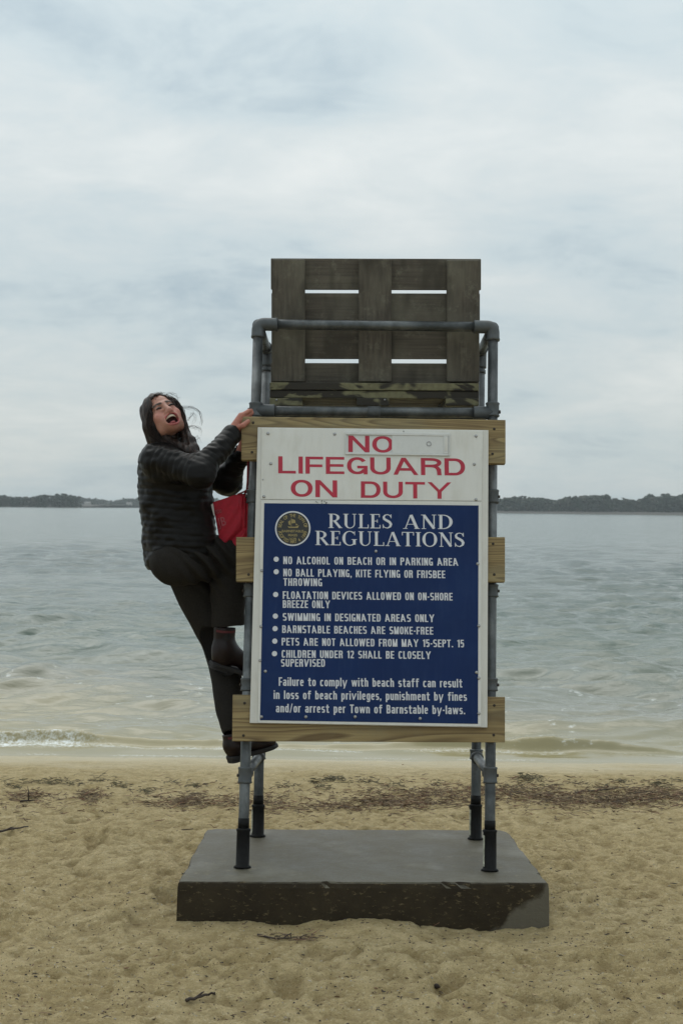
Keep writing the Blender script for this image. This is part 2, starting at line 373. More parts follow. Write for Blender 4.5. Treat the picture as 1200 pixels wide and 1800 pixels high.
# ------------------------------------------------------------------ sand
WZ = -0.12                                         # water level
SLAB_PX = [(313, 1550), (374, 1457), (878, 1459), (963, 1552)]
rs = np.random.RandomState(3)
dents = []
for t_ in range(9):
    x = rs.uniform(-2.6, 2.6); y = rs.uniform(3.9, 7.4); th = rs.uniform(0, math.pi*2)
    for q in range(9):
        sd_ = 1 if q % 2 else -1; dents.append((x-math.sin(th)*.09*sd_, y+math.cos(th)*.09*sd_, .135, .052, th+rs.normal(0, .12), rs.uniform(.018, .034)))
        x += math.cos(th)*.52; y += math.sin(th)*.52; th += rs.normal(0, .18)
for i in range(200):
    x = rs.uniform(-3.2, 3.2); y = rs.uniform(2.4, 8.55)
    dents.append((x, y, rs.uniform(.045, .13), rs.uniform(.04, .10), rs.uniform(0, math.pi), rs.uniform(.006, .022)))
def sand_fn(x, y):
    base = np.interp(y, [-5, 6.6, 7.9, 8.8, 9.35, 9.9, 11.5], [0, 0, -.025, -.075, -.118, -.16, -.30])
    act = np.interp(y, [6.6, 7.4, 8.4, 8.8, 9.2], [1, .62, .45, .2, .06])
    z = .030*fbm2(x*1.5, y*1.5, 3, 5) + .034*fbm2(x*4.2, y*5.2, 3, 11) + .022*np.abs(fbm2(x*9, y*12, 3, 21)) + .018*fbm2(x*22, y*26, 3, 31, .6)
    for (cx, cy, a, b, th, dp) in dents:
        m = (np.abs(x-cx) < .36) & (np.abs(y-cy) < .36)
        if not m.any(): continue
        dx = x[m]-cx; dy = y[m]-cy; u = (dx*math.cos(th)+dy*math.sin(th))/a; v = (-dx*math.sin(th)+dy*math.cos(th))/b
        r = np.sqrt(u*u+v*v)*(1+.5*vn2(x[m]*14, y[m]*14, 77)); z[m] += dp*(-np.exp(-(r/.9)**4)+.45*np.exp(-((r-1.35)/.35)**2))
    z = z*act
    # sand banked against the slab: higher right of centre, scoured at the ends
    fr = np.exp(-((y-5.16)/.16)**2)
    z = z*(1-.75*fr*(np.abs(x-.09) < .85)) + fr*(.030*np.exp(-((x-.10)/.15)**2) + .012*np.exp(-((x+.36)/.14)**2) - .022*np.exp(-((x-.62)/.25)**2) - .012*np.exp(-((x+.68)/.12)**2) + .008*vn2(x*22, y*8, 50))
    return base+z
ys = np.concatenate([np.arange(-6, 3.4, .12), np.arange(3.4, 9.9, .013), np.arange(9.9, 16, .25)])
xs_u = np.concatenate([np.arange(-14, -2.5, .25), np.arange(-2.5, 2.5, .013), np.arange(2.5, 14, .25)])
XX, YY = np.meshgrid(xs_u, ys); ZZ = sand_fn(XX.ravel(), YY.ravel()).reshape(XX.shape)
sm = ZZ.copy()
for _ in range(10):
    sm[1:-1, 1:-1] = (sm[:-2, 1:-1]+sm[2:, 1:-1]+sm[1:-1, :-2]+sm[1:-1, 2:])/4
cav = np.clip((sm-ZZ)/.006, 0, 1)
wet = np.clip(np.interp(YY, [8.45, 8.95, 9.4], [0, .6, 1])+.3*fbm2(XX*2, YY*5, 3, 9)*np.interp(YY, [8.2, 8.6], [0, 1]), 0, 1)
def grid_faces(ny, nx):
    i = np.arange(ny*nx).reshape(ny, nx)
    return np.stack([i[:-1, :-1], i[:-1, 1:], i[1:, 1:], i[1:, :-1]], -1).reshape(-1, 4)
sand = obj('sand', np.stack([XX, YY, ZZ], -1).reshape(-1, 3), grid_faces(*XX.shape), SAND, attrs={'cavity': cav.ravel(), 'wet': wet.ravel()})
tag(sand, 'pale yellow trampled beach sand sloping down to the lake', kind='structure')
def sz(x, y): return float(sand_fn(np.array([x], float), np.array([y], float))[0])

# ------------------------------------------------------------------ water
rows = [8.6]
while rows[-1] < 3500:
    d = rows[-1]; rows.append(d + max(.018, min(d*d/5200.0, d*.06)))
rows = np.array(rows); us = np.concatenate([-np.geomspace(2.6, .36, 60)[:-1], np.linspace(-.36, .36, 480), np.geomspace(.36, 2.6, 60)[1:]])
YW = np.repeat(rows[:, None], len(us), 1); XW = np.clip(us[None, :]*(YW+1.5), -2300, 2300)
dr = np.gradient(rows)[:, None]; dc = np.gradient(us)[None, :]*YW
H = np.zeros_like(YW); rw = np.random.RandomState(11)
wx = XW + .5*fbm2(XW*.5, YW*.5, 2, 3); wy = YW + .35*fbm2(XW*.6, YW*.6, 2, 8)
for i in range(44):
    lam = .22*(3.4/.22)**(i/43.0); th = rw.normal(0, .62); kx = math.sin(th)*2*math.pi/lam; ky = math.cos(th)*2*math.pi/lam
    fade = np.clip((lam/(2.6*np.maximum(dr*abs(math.cos(th)), dc*abs(math.sin(th))))-1), 0, 1)
    ph = kx*wx+ky*wy+rw.uniform(0, 6.28)
    s = np.sin(ph); H += fade*.0026*lam**.95*(s+.30*np.cos(2*ph))*(1.0 if lam < .3 else (3.0 if lam < .8 else (2.3 if lam < 1.3 else 1.4)))
gust = .75+.9*fbm2(XW*.13, YW*.07, 3, 41)
calm = np.interp(YW, [8.6, 9.45, 9.9, 11, 14, 22], [0, .03, .3, .6, .85, 1.0])
H += 4.0*np.clip(H, 0, .03)**2
H *= calm*1.7*gust
# spilling ripples near the shore: ragged ridges along the waterline
def ridge(yc, wd, amp, seed, sx, thr=-.2):
    c = yc + .16*fbm2(XW*.7, XW*0, 3, seed); e = (YW-c)
    prof = np.where(e < 0, np.exp(-(e/(wd*.45))**2), np.exp(-(e/wd)**2))
    a = np.clip(.55+1.3*fbm2(XW*sx, XW*0+seed, 3, seed+5)-thr*.3, 0.12, 1.4)
    return amp*prof*a, prof*a
r1, m1 = ridge(9.88, .13, .070, 100, .8); r2, m2 = ridge(10.9, .30, .040, 120, .55); r3, m3 = ridge(12.1, .35, .040, 140, .45); r4, m4 = ridge(13.6, .4, .035, 160, .4)
H += r1+r2+r3+r4
H += .022*m1*fbm2(XW*7, YW*12, 3, 61)
foam = .38*np.clip(np.interp(XW, [-2.4, -1.9, -1.5, -1.2], [.75, .75, .3, .12])+.45*(fbm2(XW*1.6, YW*0, 3, 71)), 0, 1)*np.exp(-((YW-9.80)/.16)**2)*1.2
foam += .42*np.exp(-((YW-9.74-.12*fbm2(XW*.7, YW*0, 3, 100))/.05)**2)*np.clip(.75+1.2*fbm2(XW*3.5, YW*2, 3, 77), 0, 1)
foam += .34*np.exp(-((YW-9.42)/.045)**2)*np.clip(.5+fbm2(XW*3, YW*3, 2, 72), 0, 1)
foam += .9*np.clip(fbm2(XW*8, YW*9, 3, 73)-.38, 0, .4)*2*np.interp(YW, [9.6, 10, 14, 17], [0, 1, 1, 0])
foam += .3*np.clip(m2-.95, 0, 1)+.2*np.clip(m3-1.0, 0, 1)
shal = np.interp(YW, [9.3, 10.2, 12, 15, 22, 40], [1, .95, .8, .58, .3, 0]) + .25*fbm2(XW*.35, YW*.3, 3, 91)*np.interp(YW, [10, 30], [1, 0])
sw = np.interp(YW, [8.6, 9.2, 9.45, 9.6], [WZ-.012, WZ-.002, WZ+.004, WZ])
water = obj('water', np.stack([XW, YW, sw+H], -1).reshape(-1, 3), grid_faces(*YW.shape), WATER,
            attrs={'shallow': np.clip(shal, 0, 1).ravel(), 'foam': np.clip(foam, 0, 1).ravel(), 'rough': (calm*np.interp(YW, [9, 14, 40, 300, 3000], [.5, .8, 1.0, 1.0, 1.0])).ravel()})
tag(water, 'choppy grey green lake water with small waves breaking on the beach', kind='structure')

# ------------------------------------------------------------------ far shore: land, woods, houses
EARTH = simple('shore_earth', (.045, .040, .032), .9, .3, .05, 0)
def wood_mat(name, a, b_):
    m, t, b = new_mat(name); k = NB(t); at = k.n('Attribute', attribute_name='tone').outputs['Fac']
    col = k.ramp(at, [(0, a), (.55, b_), (1, (.085, .078, .062))]); t.links.new(col, b.inputs['Base Color']); b.inputs['Roughness'].default_value = .9
    b.inputs['Specular IOR Level'].default_value = .1
    return m
WOOD = wood_mat('distant_foliage', (.022, .034, .022), (.042, .048, .034))
def ico():
    t = (1+5**.5)/2
    v = [(-1, t, 0), (1, t, 0), (-1, -t, 0), (1, -t, 0), (0, -1, t), (0, 1, t), (0, -1, -t), (0, 1, -t), (t, 0, -1), (t, 0, 1), (-t, 0, -1), (-t, 0, 1)]
    f = [(0, 11, 5), (0, 5, 1), (0, 1, 7), (0, 7, 10), (0, 10, 11), (1, 5, 9), (5, 11, 4), (11, 10, 2), (10, 7, 6), (7, 1, 8), (3, 9, 4), (3, 4, 2), (3, 2, 6), (3, 6, 8), (3, 8, 9), (4, 9, 5), (2, 4, 11), (6, 2, 10), (8, 6, 7), (9, 8, 1)]
    v = np.array(v, float); return v/np.linalg.norm(v[0]), np.array(f)
IV, IF = ico()
def wood_mass(name, label, segs, seed):
    """segs: px0, px1, D0, D1, h0, h1 (pixel columns, distances, tree heights)"""
    r = np.random.RandomState(seed); V = []; F = []; T = []; n = 0
    for (p0, p1, D0, D1, h0, h1, cnt) in segs:
        for i in range(cnt):
            f = r.rand(); px = p0+(p1-p0)*f; D = D0+(D1-D0)*f + r.uniform(2, 60)
            ht = (h0+(h1-h0)*f)*(.86+.20*float(vn2(np.array([px*.035]), np.array([seed*3.]), 5)[0]*2)+.055*r.randn())
            ht = max(2.5, ht)
            x = (px-600)/FPX*D; tone = r.beta(1.2, 2.0); conif = r.rand() < .3
            if conif: ht *= 1.08; tone *= .4
            for j in range(11):
                q = r.rand(); z = ht*(.05+.88*q**.85); wd = ht*(.28*(1-q*.75) if conif else .30*(1-.5*abs(q-.55)))
                c = np.array([x+r.randn()*wd*.6, D+r.randn()*wd*.6, WZ+z])
                s = np.array([1, 1, .75 if not conif else .6])*ht*r.uniform(.075, .14)
                vv = IV*(1+.35*r.randn(12, 1))*s + c
                V.append(vv); F.append(IF+n); T.append(np.full(12, np.clip(tone+.15*r.randn(), 0, 1))); n += 12
    o = obj(name, np.concatenate(V), np.concatenate(F), WOOD, smooth=False, attrs={'tone': np.concatenate(T)})
    tag(o, label, kind='stuff'); return o
wood_mass('distant_wood', 'dark band of bare and evergreen woodland on the nearer left shore', [(-420, 138, 690, 800, 9.6, 7.6, 800), (-2600, -420, 560, 690, 11, 9.6, 1500)], 21)
wood_mass('distant_wood', 'low paler band of far woodland behind the climbing woman', [(120, 620, 1200, 1150, 7.6, 8.0, 700)], 22)
wood_mass('distant_wood', 'uneven dark woodland along the far shore right of the chair', [(560, 1620, 735, 800, 8.6, 11.2, 1900), (1620, 4200, 800, 620, 11.2, 10, 2200)], 23)
def shore(name, label, px0, px1, D0, D1):
    V = []; F = []; n = 26
    for i in range(n):
        f = i/(n-1); px = px0+(px1-px0)*f; D = D0+(D1-D0)*f; x = (px-600)/FPX*D
        zz = .5+.2*math.sin(i*1.7)
        V += [(x, D-6, WZ-.4), (x, D-3, WZ+zz), (x, D+70, WZ+1.6), (x, D+400, WZ+2.0)]
    for i in range(n-1):
        for j in range(3): a = i*4+j; F.append((a, a+4, a+5, a+1))
    tag(obj(name, V, F, EARTH), label, kind='structure')
shore('far_shore', 'low dark bank of the nearer left shore', -2620, 142, 560, 803)
shore('far_shore', 'low pale bank of the distant middle shore', 110, 640, 1195, 1145)
shore('far_shore', 'low dark bank of the far right shore', 555, 4220, 732, 640)
HW = simple('house_wall', (.42, .40, .36), .8, .1, .5, 0); HR = simple('house_roof', (.12, .115, .11), .8, .1, .5, 0); HG = simple('window_glass', (.04, .05, .06), .2, .1, .5, 0)
def house(px, D, wdt, h, label):
    c = Vector(((px-600)/FPX*D, D-4, WZ+.3)); r = empty('lake_house', c); tag(r, label, 'house')
    x0, x1 = c.x-wdt/2, c.x+wdt/2; y0, y1 = c.y, c.y+6; z0, z1 = c.z, c.z+h
    obj('wall', *slab_box([(x0, y0, z1), (x1, y0, z1), (x1, y0, z0), (x0, y0, z0)], (0, 6, 0)), HW, r, smooth=False)
    V = [(x0-.3, y0-.3, z1), (x1+.3, y0-.3, z1), (x1+.3, y1+.3, z1), (x0-.3, y1+.3, z1), (x0-.3, c.y+3, z1+h*.55), (x1+.3, c.y+3, z1+h*.55)]
    obj('roof', V, [(0, 1, 5, 4), (2, 3, 4, 5), (1, 2, 5), (3, 0, 4), (0, 3, 2, 1)], HR, r, smooth=False)
    for k in (-1, 1):
        xc = c.x+k*wdt*.25; obj('window', *slab_box([(xc-.5, y0-.06, z1-.5), (xc+.5, y0-.06, z1-.5), (xc+.5, y0-.06, z1-1.5), (xc-.5, y0-.06, z1-1.5)], (0, .05, 0)), HG, r, smooth=False)
house(155, 1180, 4.5, 2.6, 'tiny pale house at the water on the far left shore, nearest the dark headland')
house(228, 1178, 4.0, 2.6, 'tiny pale house on the far shore just left of the woman in black')

# ------------------------------------------------------------------ haze
hm = bpy.data.materials.new('haze'); hm.use_nodes = True; hn = hm.node_tree; hn.nodes.clear()
hv = hn.nodes.new('ShaderNodeVolumePrincipled'); hv.inputs['Color'].default_value = (.80, .86, .90, 1); hv.inputs['Density'].default_value = .00026; hv.inputs['Anisotropy'].default_value = .1
ho_ = hn.nodes.new('ShaderNodeOutputMaterial'); hn.links.new(hv.outputs[0], ho_.inputs['Volume'])
X_, Y0_, Y1_, Z0_, Z1_ = 2400, -60, 3700, -2.0, 24
hz = obj('haze', *slab_box([(-X_, Y0_, Z1_), (X_, Y0_, Z1_), (X_, Y0_, Z0_), (-X_, Y0_, Z0_)], (0, Y1_-Y0_, 0)), hm, smooth=False); tag(hz, 'thin pale haze over the lake', kind='stuff')

# ------------------------------------------------------------------ concrete slab
ZT = 0.155
def slab():
    outline = [G(x, y, ZT) for x, y in [(313, 1550), (330, 1520), (359, 1464), (364, 1459), (374, 1457), (626, 1458), (878, 1459), (888, 1461), (896, 1466), (931, 1512), (963, 1552), (640, 1551)]]
    # densify + chip the edges
    P = []
    for i in range(len(outline)):
        a, b = outline[i], outline[(i+1) % len(outline)]; n = max(1, int((b-a).length/.018))
        for k in range(n): P.append(a.lerp(b, k/n))
    n = len(P); c = sum(P, Vector())/n; V = []; F = []
    def out(p, amt): d = (p-c); d.z = 0; return p+d.normalized()*amt
    lv = [(-.006, 0), (-.001, -.005), (.002, -.022), (.004, -.08), (.005, -.14), (.006, -.21), (.008, -.36)]
    jt = [.004*math.sin(i*.37)*math.sin(i*.11)+.0025*random.uniform(-1, 1) for i in range(n)]; chip = [max(0, random.uniform(-6, 1))*.012 for i in range(n)]
    for li, (o_, dz) in enumerate(lv):
        for i, p in enumerate(P):
            q = out(p, o_+jt[i]*(1-.1*li)-(chip[i] if li in (0, 1) else 0)); V.append((q.x, q.y, ZT+dz-(chip[i]*.7 if li == 1 else 0)))
    for l in range(len(lv)-1):
        for i in range(n): j = (i+1) % n; F.append((l*n+i, l*n+j, (l+1)*n+j, (l+1)*n+i)[::-1])
    F.append(tuple(range(n)))
    return V, F
s_ = obj('concrete_slab', *slab(), CONC, origin=(0.0, 5.27, ZT), smooth=False)
tag(s_, 'thick damp grey concrete slab under the lifeguard chair, dark wet front face', 'slab')

# ------------------------------------------------------------------ lifeguard chair
def DN(py): return 5.46+.33*(1527-py)/955
def DF(py): return 5.98+.30*(1472-py)/850
def NL(py): return W(426+28*(1527-py)/955, py, DN(py))
def NR(py): return W(860+6*(1530-py)/955, py, DN(py))
def FL(py): return W(453+16*(1472-py)/850, py, DF(py))
def FR(py): return W(835+9*(1472-py)/850, py, DF(py))
base = (NL(1527)+NR(1530)+FL(1472)+FR(1472))/4; base.z = ZT
chair = empty('lifeguard_chair', base)
tag(chair, 'tall lifeguard chair of grey pipe posts with a dark weathered slatted wooden seat', 'lifeguard chair')
PR = .0205; FRAD = .0265
post = []
for fn, top, bot in ((NL, 575, 1500), (NR, 580, 1500), (FL, 622, 1450), (FR, 625, 1450)):
    a, b_ = fn(bot), fn(top); b0 = fn(bot+27 if bot == 1500 else bot+22)
    post.append(obj('post', *tube([b0, a, b_], PR, 24), GALV, chair))
def collar(fn, y0, y1, r=FRAD, name='pipe_collar', mat=None, rim=.0025):
    a, b_ = fn(y0), fn(y1); d = (b_-a); n = d.normalized()
    pts = [a, a+n*.004, a+n*.009, b_-n*.009, b_-n*.004, b_]
    return obj(name, *tube(pts, [r-.001, r+rim, r, r, r+rim, r-.001], 24), mat or FITT, chair)
screw_src = None
def setscrew(p, d, parent, r=.006, l=.008):
    d = Vector(d).normalized(); return obj('set_screw', *tube([Vector(p), Vector(p)+d*l*.8, Vector(p)+d*l], [r, r, r*.6], 10), NAIL, parent)
for fn, sgn in ((NL, -1), (NR, 1)):
    for y0, y1 in ((885, 861), (1050, 1027), (1215, 1192), (1377, 1348)):
        c = collar(fn, y0, y1); m = (fn(y0)+fn(y1))/2
        setscrew(m+Vector((sgn*.024, -.006, 0)), (sgn, -.2, 0), c)
for fn in (FL, FR):
    for y0, y1 in ((1215, 1190), (1350, 1325)): collar(fn, y0-15 if y0 > 1300 else y0, y1-8 if y0 > 1300 else y1)
# bases: black wrapped sleeves
for fn, yb, yt, yt2 in ((NL, 1527, 1456, 1438), (NR, 1531, 1458, 1442), (FL, 1474, 1414, 1398), (FR, 1475, 1414, 1398)):
    a = fn(yb); a.z = ZT-.002
    b_ = fn(yt); n = (b_-a).normalized()
    s_ = obj('base_sleeve', *tube([a, a+n*.006, a+n*.01, b_-n*.012, b_-n*.008, b_-n*.002, b_], [.034, .033, .026, .0255, .028, .028, .024], 24), BLACK, chair)
    obj('tape_wrap', *tube([b_, fn(yt2)], [PR+.0012, PR+.0012], 24), BLACK, chair)
    # pale torn label down the inner or outer side
    side = Vector((-.0235, -.013, 0)) if fn in (NR, FL) else (Vector((.022, -.016, 0)) if fn is NL else Vector((-.0235, -.013, 0)))
    if fn is not NL:
        q0 = a+n*.02+side; q1 = b_-n*.02+side; wv = Vector((side.y, -side.x, 0)).normalized()*.004
        obj('label_strip', *slab_box([q1-wv, q1+wv, q0+wv, q0-wv], side.normalized()*.002), GLABEL, s_, smooth=False)
# elbows and top rail
def bend(p0, pc, p1, r, n=8):
    pts = []
    for i in range(n+1):
        t = i/n; pts.append(p0*(1-t)**2+pc*2*t*(1-t)+p1*t*t)
    return pts
TL, TR = NL(570), NR(575)
xdir = (TR-TL).normalized()
for P0, fn, s in ((TL, NL, 1), (TR, NR, -1)):
    dn = (fn(700)-fn(600)).normalized(); hx = xdir*s
    pts = [P0+dn*.058, P0+dn*.052, P0+dn*.045] + bend(P0+dn*.026, P0, P0+hx*.026, 0) + [P0+hx*.068, P0+hx*.073, P0+hx*.078]
    rr = [FRAD, FRAD+.002, FRAD] + [FRAD]*9 + [FRAD, FRAD+.002, FRAD]
    obj('pipe_elbow', *tube(pts, rr, 24), FITT, chair)
obj('top_rail', *tube([TL+xdir*.05, TR-xdir*.05], PR, 24), GALV, chair)
BLp, BRp = NL(722), NR(726); xd2 = (BRp-BLp).normalized()
obj('seat_rail', *tube([BLp+xd2*.03, BRp-xd2*.03], PR, 24), GALV, chair)
for P0, fn, s in ((BLp, NL, 1), (BRp, NR, -1)):
    c = collar(fn, 733, 708, name='pipe_tee')
    obj('tee_arm', *tube([P0, P0+xd2*s*.072, P0+xd2*s*.076], [FRAD, FRAD, FRAD+.002], 24), FITT, c)
    setscrew(P0+Vector((-s*.026, -.006, .004)), (-s, -.3, 0), c, .0075, .006)
mid = (BLp+BRp)/2
c = obj('pipe_collar', *tube([mid-xd2*.026, mid+xd2*.026], [.0235, .0235], 24), FITT, chair)
# arm rests: from the top corners to the far posts
for P0, fn, yy in ((TL, FL, 615), (TR, FR, 618)):
    q = fn(yy); d = (q-P0).normalized()
    ar = obj('arm_rail', *tube([P0+d*.02, q], PR*.95, 20), GALV, chair)
    obj('arm_collar', *tube([P0+d*.02, P0+d*.055], FRAD, 20), FITT, ar)
    dn = (fn(720)-fn(640)).normalized()
    e_ = obj('pipe_elbow', *tube([q-d*.06, q-d*.055]+bend(q-d*.02, q, q+dn*.03, 0)+[q+dn*.07, q+dn*.074], FRAD, 20), FITT, chair)
    obj('pipe_collar', *tube([q+dn*.085, q+dn*.10], [.0235, .0235], 20), FITT, chair)
    setscrew(q+dn*.05+Vector((.026 if fn is FL else -.026, -.004, 0)), (1 if fn is FL else -1, -.2, 0), e_, .006, .012)
# side rails near post -> far post; cross rails behind the sign and on the far side
for yn, yf in ((722, 733), (873, 885), (1039, 1027), (1204, 1180), (1362, 1330)):
    for a_, b_, sgn in ((NL, FL, 1), (NR, FR, -1)):
        pa, pb = a_(yn), b_(yf); d = (pb-pa).normalized()
        r_ = obj('side_rail', *tube([pa+d*.02, pb-d*.015], PR*.92, 18), GALV, chair)
        obj('rail_socket', *tube([pa+d*.018, pa+d*.05, pa+d*.054], [FRAD*.95, FRAD*.95, FRAD+.001], 18), FITT, r_)
        obj('rail_socket', *tube([pb-d*.05, pb-d*.018], [FRAD, FRAD], 18), FITT, r_)
for yf in (733, 885, 1027, 1180): obj('cross_rail', *tube([FL(yf), FR(yf)], PR*.92, 18), GALV, chair)

# the three pine boards carrying the sign
def board_pt(px, py, off=.06): return W(px, py, DN(py)-off)
nrm = None
def plank(corners, off, th, name, mat, parent, bevel=.0025):
    f = [board_pt(x, y, off) for x, y in corners]
    n = (f[1]-f[0]).cross(f[3]-f[0]).normalized()
    if n.y < 0: n = -n
    return obj(name, *slab_box(f, n*th), mat, parent, smooth=False, bevel=bevel, origin=(f[0]+f[2])/2), n
planks = []
for cs in ([(424, 732), (888, 738), (888, 815), (424, 808)], [(415, 944), (887, 944), (887, 1023), (415, 1022)], [(409, 1221), (887, 1225), (887, 1305), (408, 1303)]):
    o_, nv = plank(cs, .062, .0385, 'plank', PINE, chair); planks.append(o_)
BN = nv
for k, (x, y) in enumerate(((445, 743), (443, 795), (868, 754), (865, 798), (437, 1010), (866, 956), (868, 1010), (428, 1293), (430, 1236), (868, 1240), (867, 1292))):
    p = board_pt(x, y, .062); pl = planks[0 if y < 900 else (1 if y < 1100 else 2)]
    if k == 0: nail0 = obj('nail', *tube([p+BN*.006, p-BN*.0012, p-BN*.0015], [.0055, .0055, .003], 10), NAIL, pl, origin=p)
    else: inst(nail0, 'nail', p, pl)

# seat back: three upright battens in front of four slats; leans towards the camera
def DBk(py): return 5.90-.055*(671-py)/216
def bk(px, py, off=0): return W(px, py, DBk(py)+off)
def piece(name, mat, x0, x1, y0, y1, off, th, parent=chair, sl=0, bev=.003):
    f = [bk(x0, y0, off), bk(x1, y0+sl, off), bk(x1, y1+sl, off), bk(x0, y1, off)]
    n = (f[1]-f[0]).cross(f[3]-f[0]).normalized(); n = n if n.y > 0 else -n
    return obj(name, *slab_box(f, n*th), mat, parent, smooth=False, bevel=bev, origin=(f[0]+f[2])/2)
for x0, x1, y0 in ((478, 536, 456), (630, 688, 455), (785, 842, 457)): piece('back_batten', OLDZ, x0, x1, y0, 671, -.0, .036)
for x0, x1, y0, y1 in ((476, 845, 454, 509), (477, 843, 515, 572), (477, 842, 575, 631), (476, 841, 638, 694)): piece('back_slat', OLDX, x0, x1, y0, y1, .0375, .032, sl=1)
# seat: slats seen by their near edge, carried on three battens
for (y0, y1, off, dep) in ((672, 685, -.034, .10), (686, 699, -.028, .13)):
    f = [W(474, y0, 5.86+off), W(841, y0+2, 5.86+off), W(841, y1+2, 5.86+off), W(474, y1, 5.86+off)]
    obj('seat_slat', *slab_box(f, (0, dep, 0)), LICH, chair, smooth=False, bevel=.003, origin=(f[0]+f[2])/2)
zs0 = W(600, 699, 5.86).z; zs1 = W(600, 686, 5.86).z; xs0, xs1 = W(474, 690, 5.86).x, W(841, 690, 5.86).x
for k in range(3):
    y = 5.985+k*.137; c_ = [(xs0, y, zs1), (xs1, y, zs1), (xs1, y, zs0), (xs0, y, zs0)]
    obj('seat_slat', *slab_box(c_, (0, .128, 0)), OLDX, chair, smooth=False, bevel=.003, origin=(0, y, zs1))
for x0, x1 in ((474, 531), (626, 684), (783, 841)):
    f = [W(x0, 699.5, 5.815), W(x1, 699.5, 5.815), W(x1, 713, 5.815), W(x0, 713, 5.815)]
    bb = obj('seat_batten', *slab_box(f, (0, .50, 0)), LICH, chair, smooth=False, bevel=.003, origin=(f[0]+f[2])/2)
    if x0 < 700:
        p = W((x0+12) if x0 < 500 else x1-8, 703, 5.814); obj('screw', *tube([p, p+Vector((0, -.003, 0))], [.005, .003], 10), SCREW, bb)

# ------------------------------------------------------------------ sign board
_s0, _s1, _s2 = W(453, 751, DN(751)-.077), W(858, 756, DN(756)-.077), W(439, 1271, DN(1271)-.077)
SN = (_s1-_s0).cross(_s2-_s0).normalized(); SN = -SN if SN.y > 0 else SN
def S(px, py, off=0):
    d = ray(px, py); o = Vector((0, 0, CAM_H)); p0 = _s0+SN*off
    return o+d*((p0-o).dot(SN)/d.dot(SN))
sb = empty('sign_board', S(650, 1276)); tag(sb, 'big white sign board with red lifeguard notice above blue beach rules, fixed to chair', 'sign')
UPV = (S(650, 760)-S(650, 1270)).normalized(); XV = (S(850, 1000)-S(450, 1000)).normalized(); NV = XV.cross(UPV).normalized()
if NV.y > 0: NV = -NV
def sheet(name, cs, off, th, mat, parent, bevel=.001):
    f = [S(x, y, off) for x, y in cs]; return obj(name, *slab_box(f, -NV*th), mat, parent, smooth=False, bevel=bevel, origin=(f[0]+f[2])/2)
backing = sheet('backing_board', [(453, 751), (858, 756), (856, 1279), (439, 1271)], 0, .0135, WHITE, sb, .002)
upper = sheet('upper_panel', [(460, 752.5), (848, 757.5), (846, 880.5), (458, 877.5)], .004, .0035, WHITE2, sb)
lower = sheet('rules_panel', [(458.5, 879), (846, 882), (845, 1277.5), (453.5, 1270.5)], .004, .0035, WHITE2, sb, .001)
blue = sheet('blue_field', [(464.5, 884.5), (840.5, 888.5), (839.5, 1272.5), (457, 1266)], .0052, .001, BLUE, lower, 0)
# sliding NO panel
sheet('slide_back', [(608, 760), (789, 763), (789, 800), (608, 798)], .005, .0008, SHEET, upper, 0)
for cs in ([(607, 759), (790, 762), (790, 766.5), (607, 763.5)], [(607, 795.5), (790, 798), (790, 801), (607, 798.5)]): sheet('slide_track', cs, .011, .006, SHEET, upper, .0008)
for cs in ([(606.5, 759.5), (608.5, 759.5), (608.5, 798), (606.5, 798)], [(788.5, 762.5), (790.5, 762.5), (790.5, 800.5), (788.5, 800.5)]): sheet('slide_frame', cs, .0105, .005, SHEET, upper, .0005)
sheet('slide_cover', [(688.5, 764.5), (787, 766), (787, 798), (688.5, 796.5)], .0085, .0025, SHEET, upper, .0006)
sheet('slide_grip', [(779, 766.5), (787.5, 766.7), (787.5, 797.5), (779, 797.3)], .0105, .002, SHEET, upper, .0008)
sheet('slide_stop', [(781, 769), (786, 769), (786, 793), (781, 793)], .0112, .0006, WHITE, upper, 0)
hp = S(753.5, 780, .0088)
def ring(c, r0, r1, h, n=28):
    V = []; F = []
    for k in range(n):
        a = 2*math.pi*k/n; d = XV*math.cos(a)+UPV*math.sin(a); V += [c+d*r0, c+d*r0+NV*h, c+d*r1+NV*h, c+d*r1]
    for k in range(n):
        for j in range(3): a = k*4+j; b_ = ((k+1) % n)*4+j; F.append((a, b_, b_+1, a+1))
    return V, F
obj('finger_hole', *ring(hp, .0072, .0098, .0016), SCREW, upper)

def text_polys(s, off=0, cs=1, ws=1):
    c = bpy.data.curves.new('lettering', 'FONT'); c.body = s; c.size = 1; c.offset = off; c.space_character = cs; c.space_word = ws; c.resolution_u = 4
    o = bpy.data.objects.new('tmp', c); COL.objects.link(o)
    me = o.evaluated_get(bpy.context.evaluated_depsgraph_get()).to_mesh()
    P = np.array([(v.co.x, v.co.y) for v in me.vertices]); F = [tuple(p.vertices) for p in me.polygons]
    o.to_mesh_clear() if False else None
    bpy.data.objects.remove(o); bpy.data.curves.remove(c); return P, F
CAP = None
def cap_h():
    global CAP
    if CAP is None: CAP = float(text_polys('H')[0][:, 1].max())
    return CAP
def place_text(P, F, xl, yl, xr, yr, hpx, off, mat, parent, name='lettering', embold=0, fit=True, dz=.00012):
    """P in cap-height units; baseline from (xl,yl) to (xr,yr) in photo pixels, hpx = capital height in px"""
    A, B = S(xl, yl, off), S(xr, yr, off); U = (B-A); hgt = (S(xl, yl-hpx, off)-A); 
    x0, x1 = P[:, 0].min(), P[:, 0].max(); u = (P[:, 0]-x0)/(x1-x0); V = []; FF = []
    wid = 1-embold
    for k, sh in enumerate((0, .5, 1) if embold else (0,)):
        o = len(V)
        for a, b_ in zip(u, P[:, 1]):
            V.append(A+U*(a*wid+sh*embold)+hgt*b_+NV*(.0004+k*dz))
        FF += [tuple(i+o for i in f) for f in F]
    return obj(name, V, FF, mat, parent, smooth=False, origin=A)
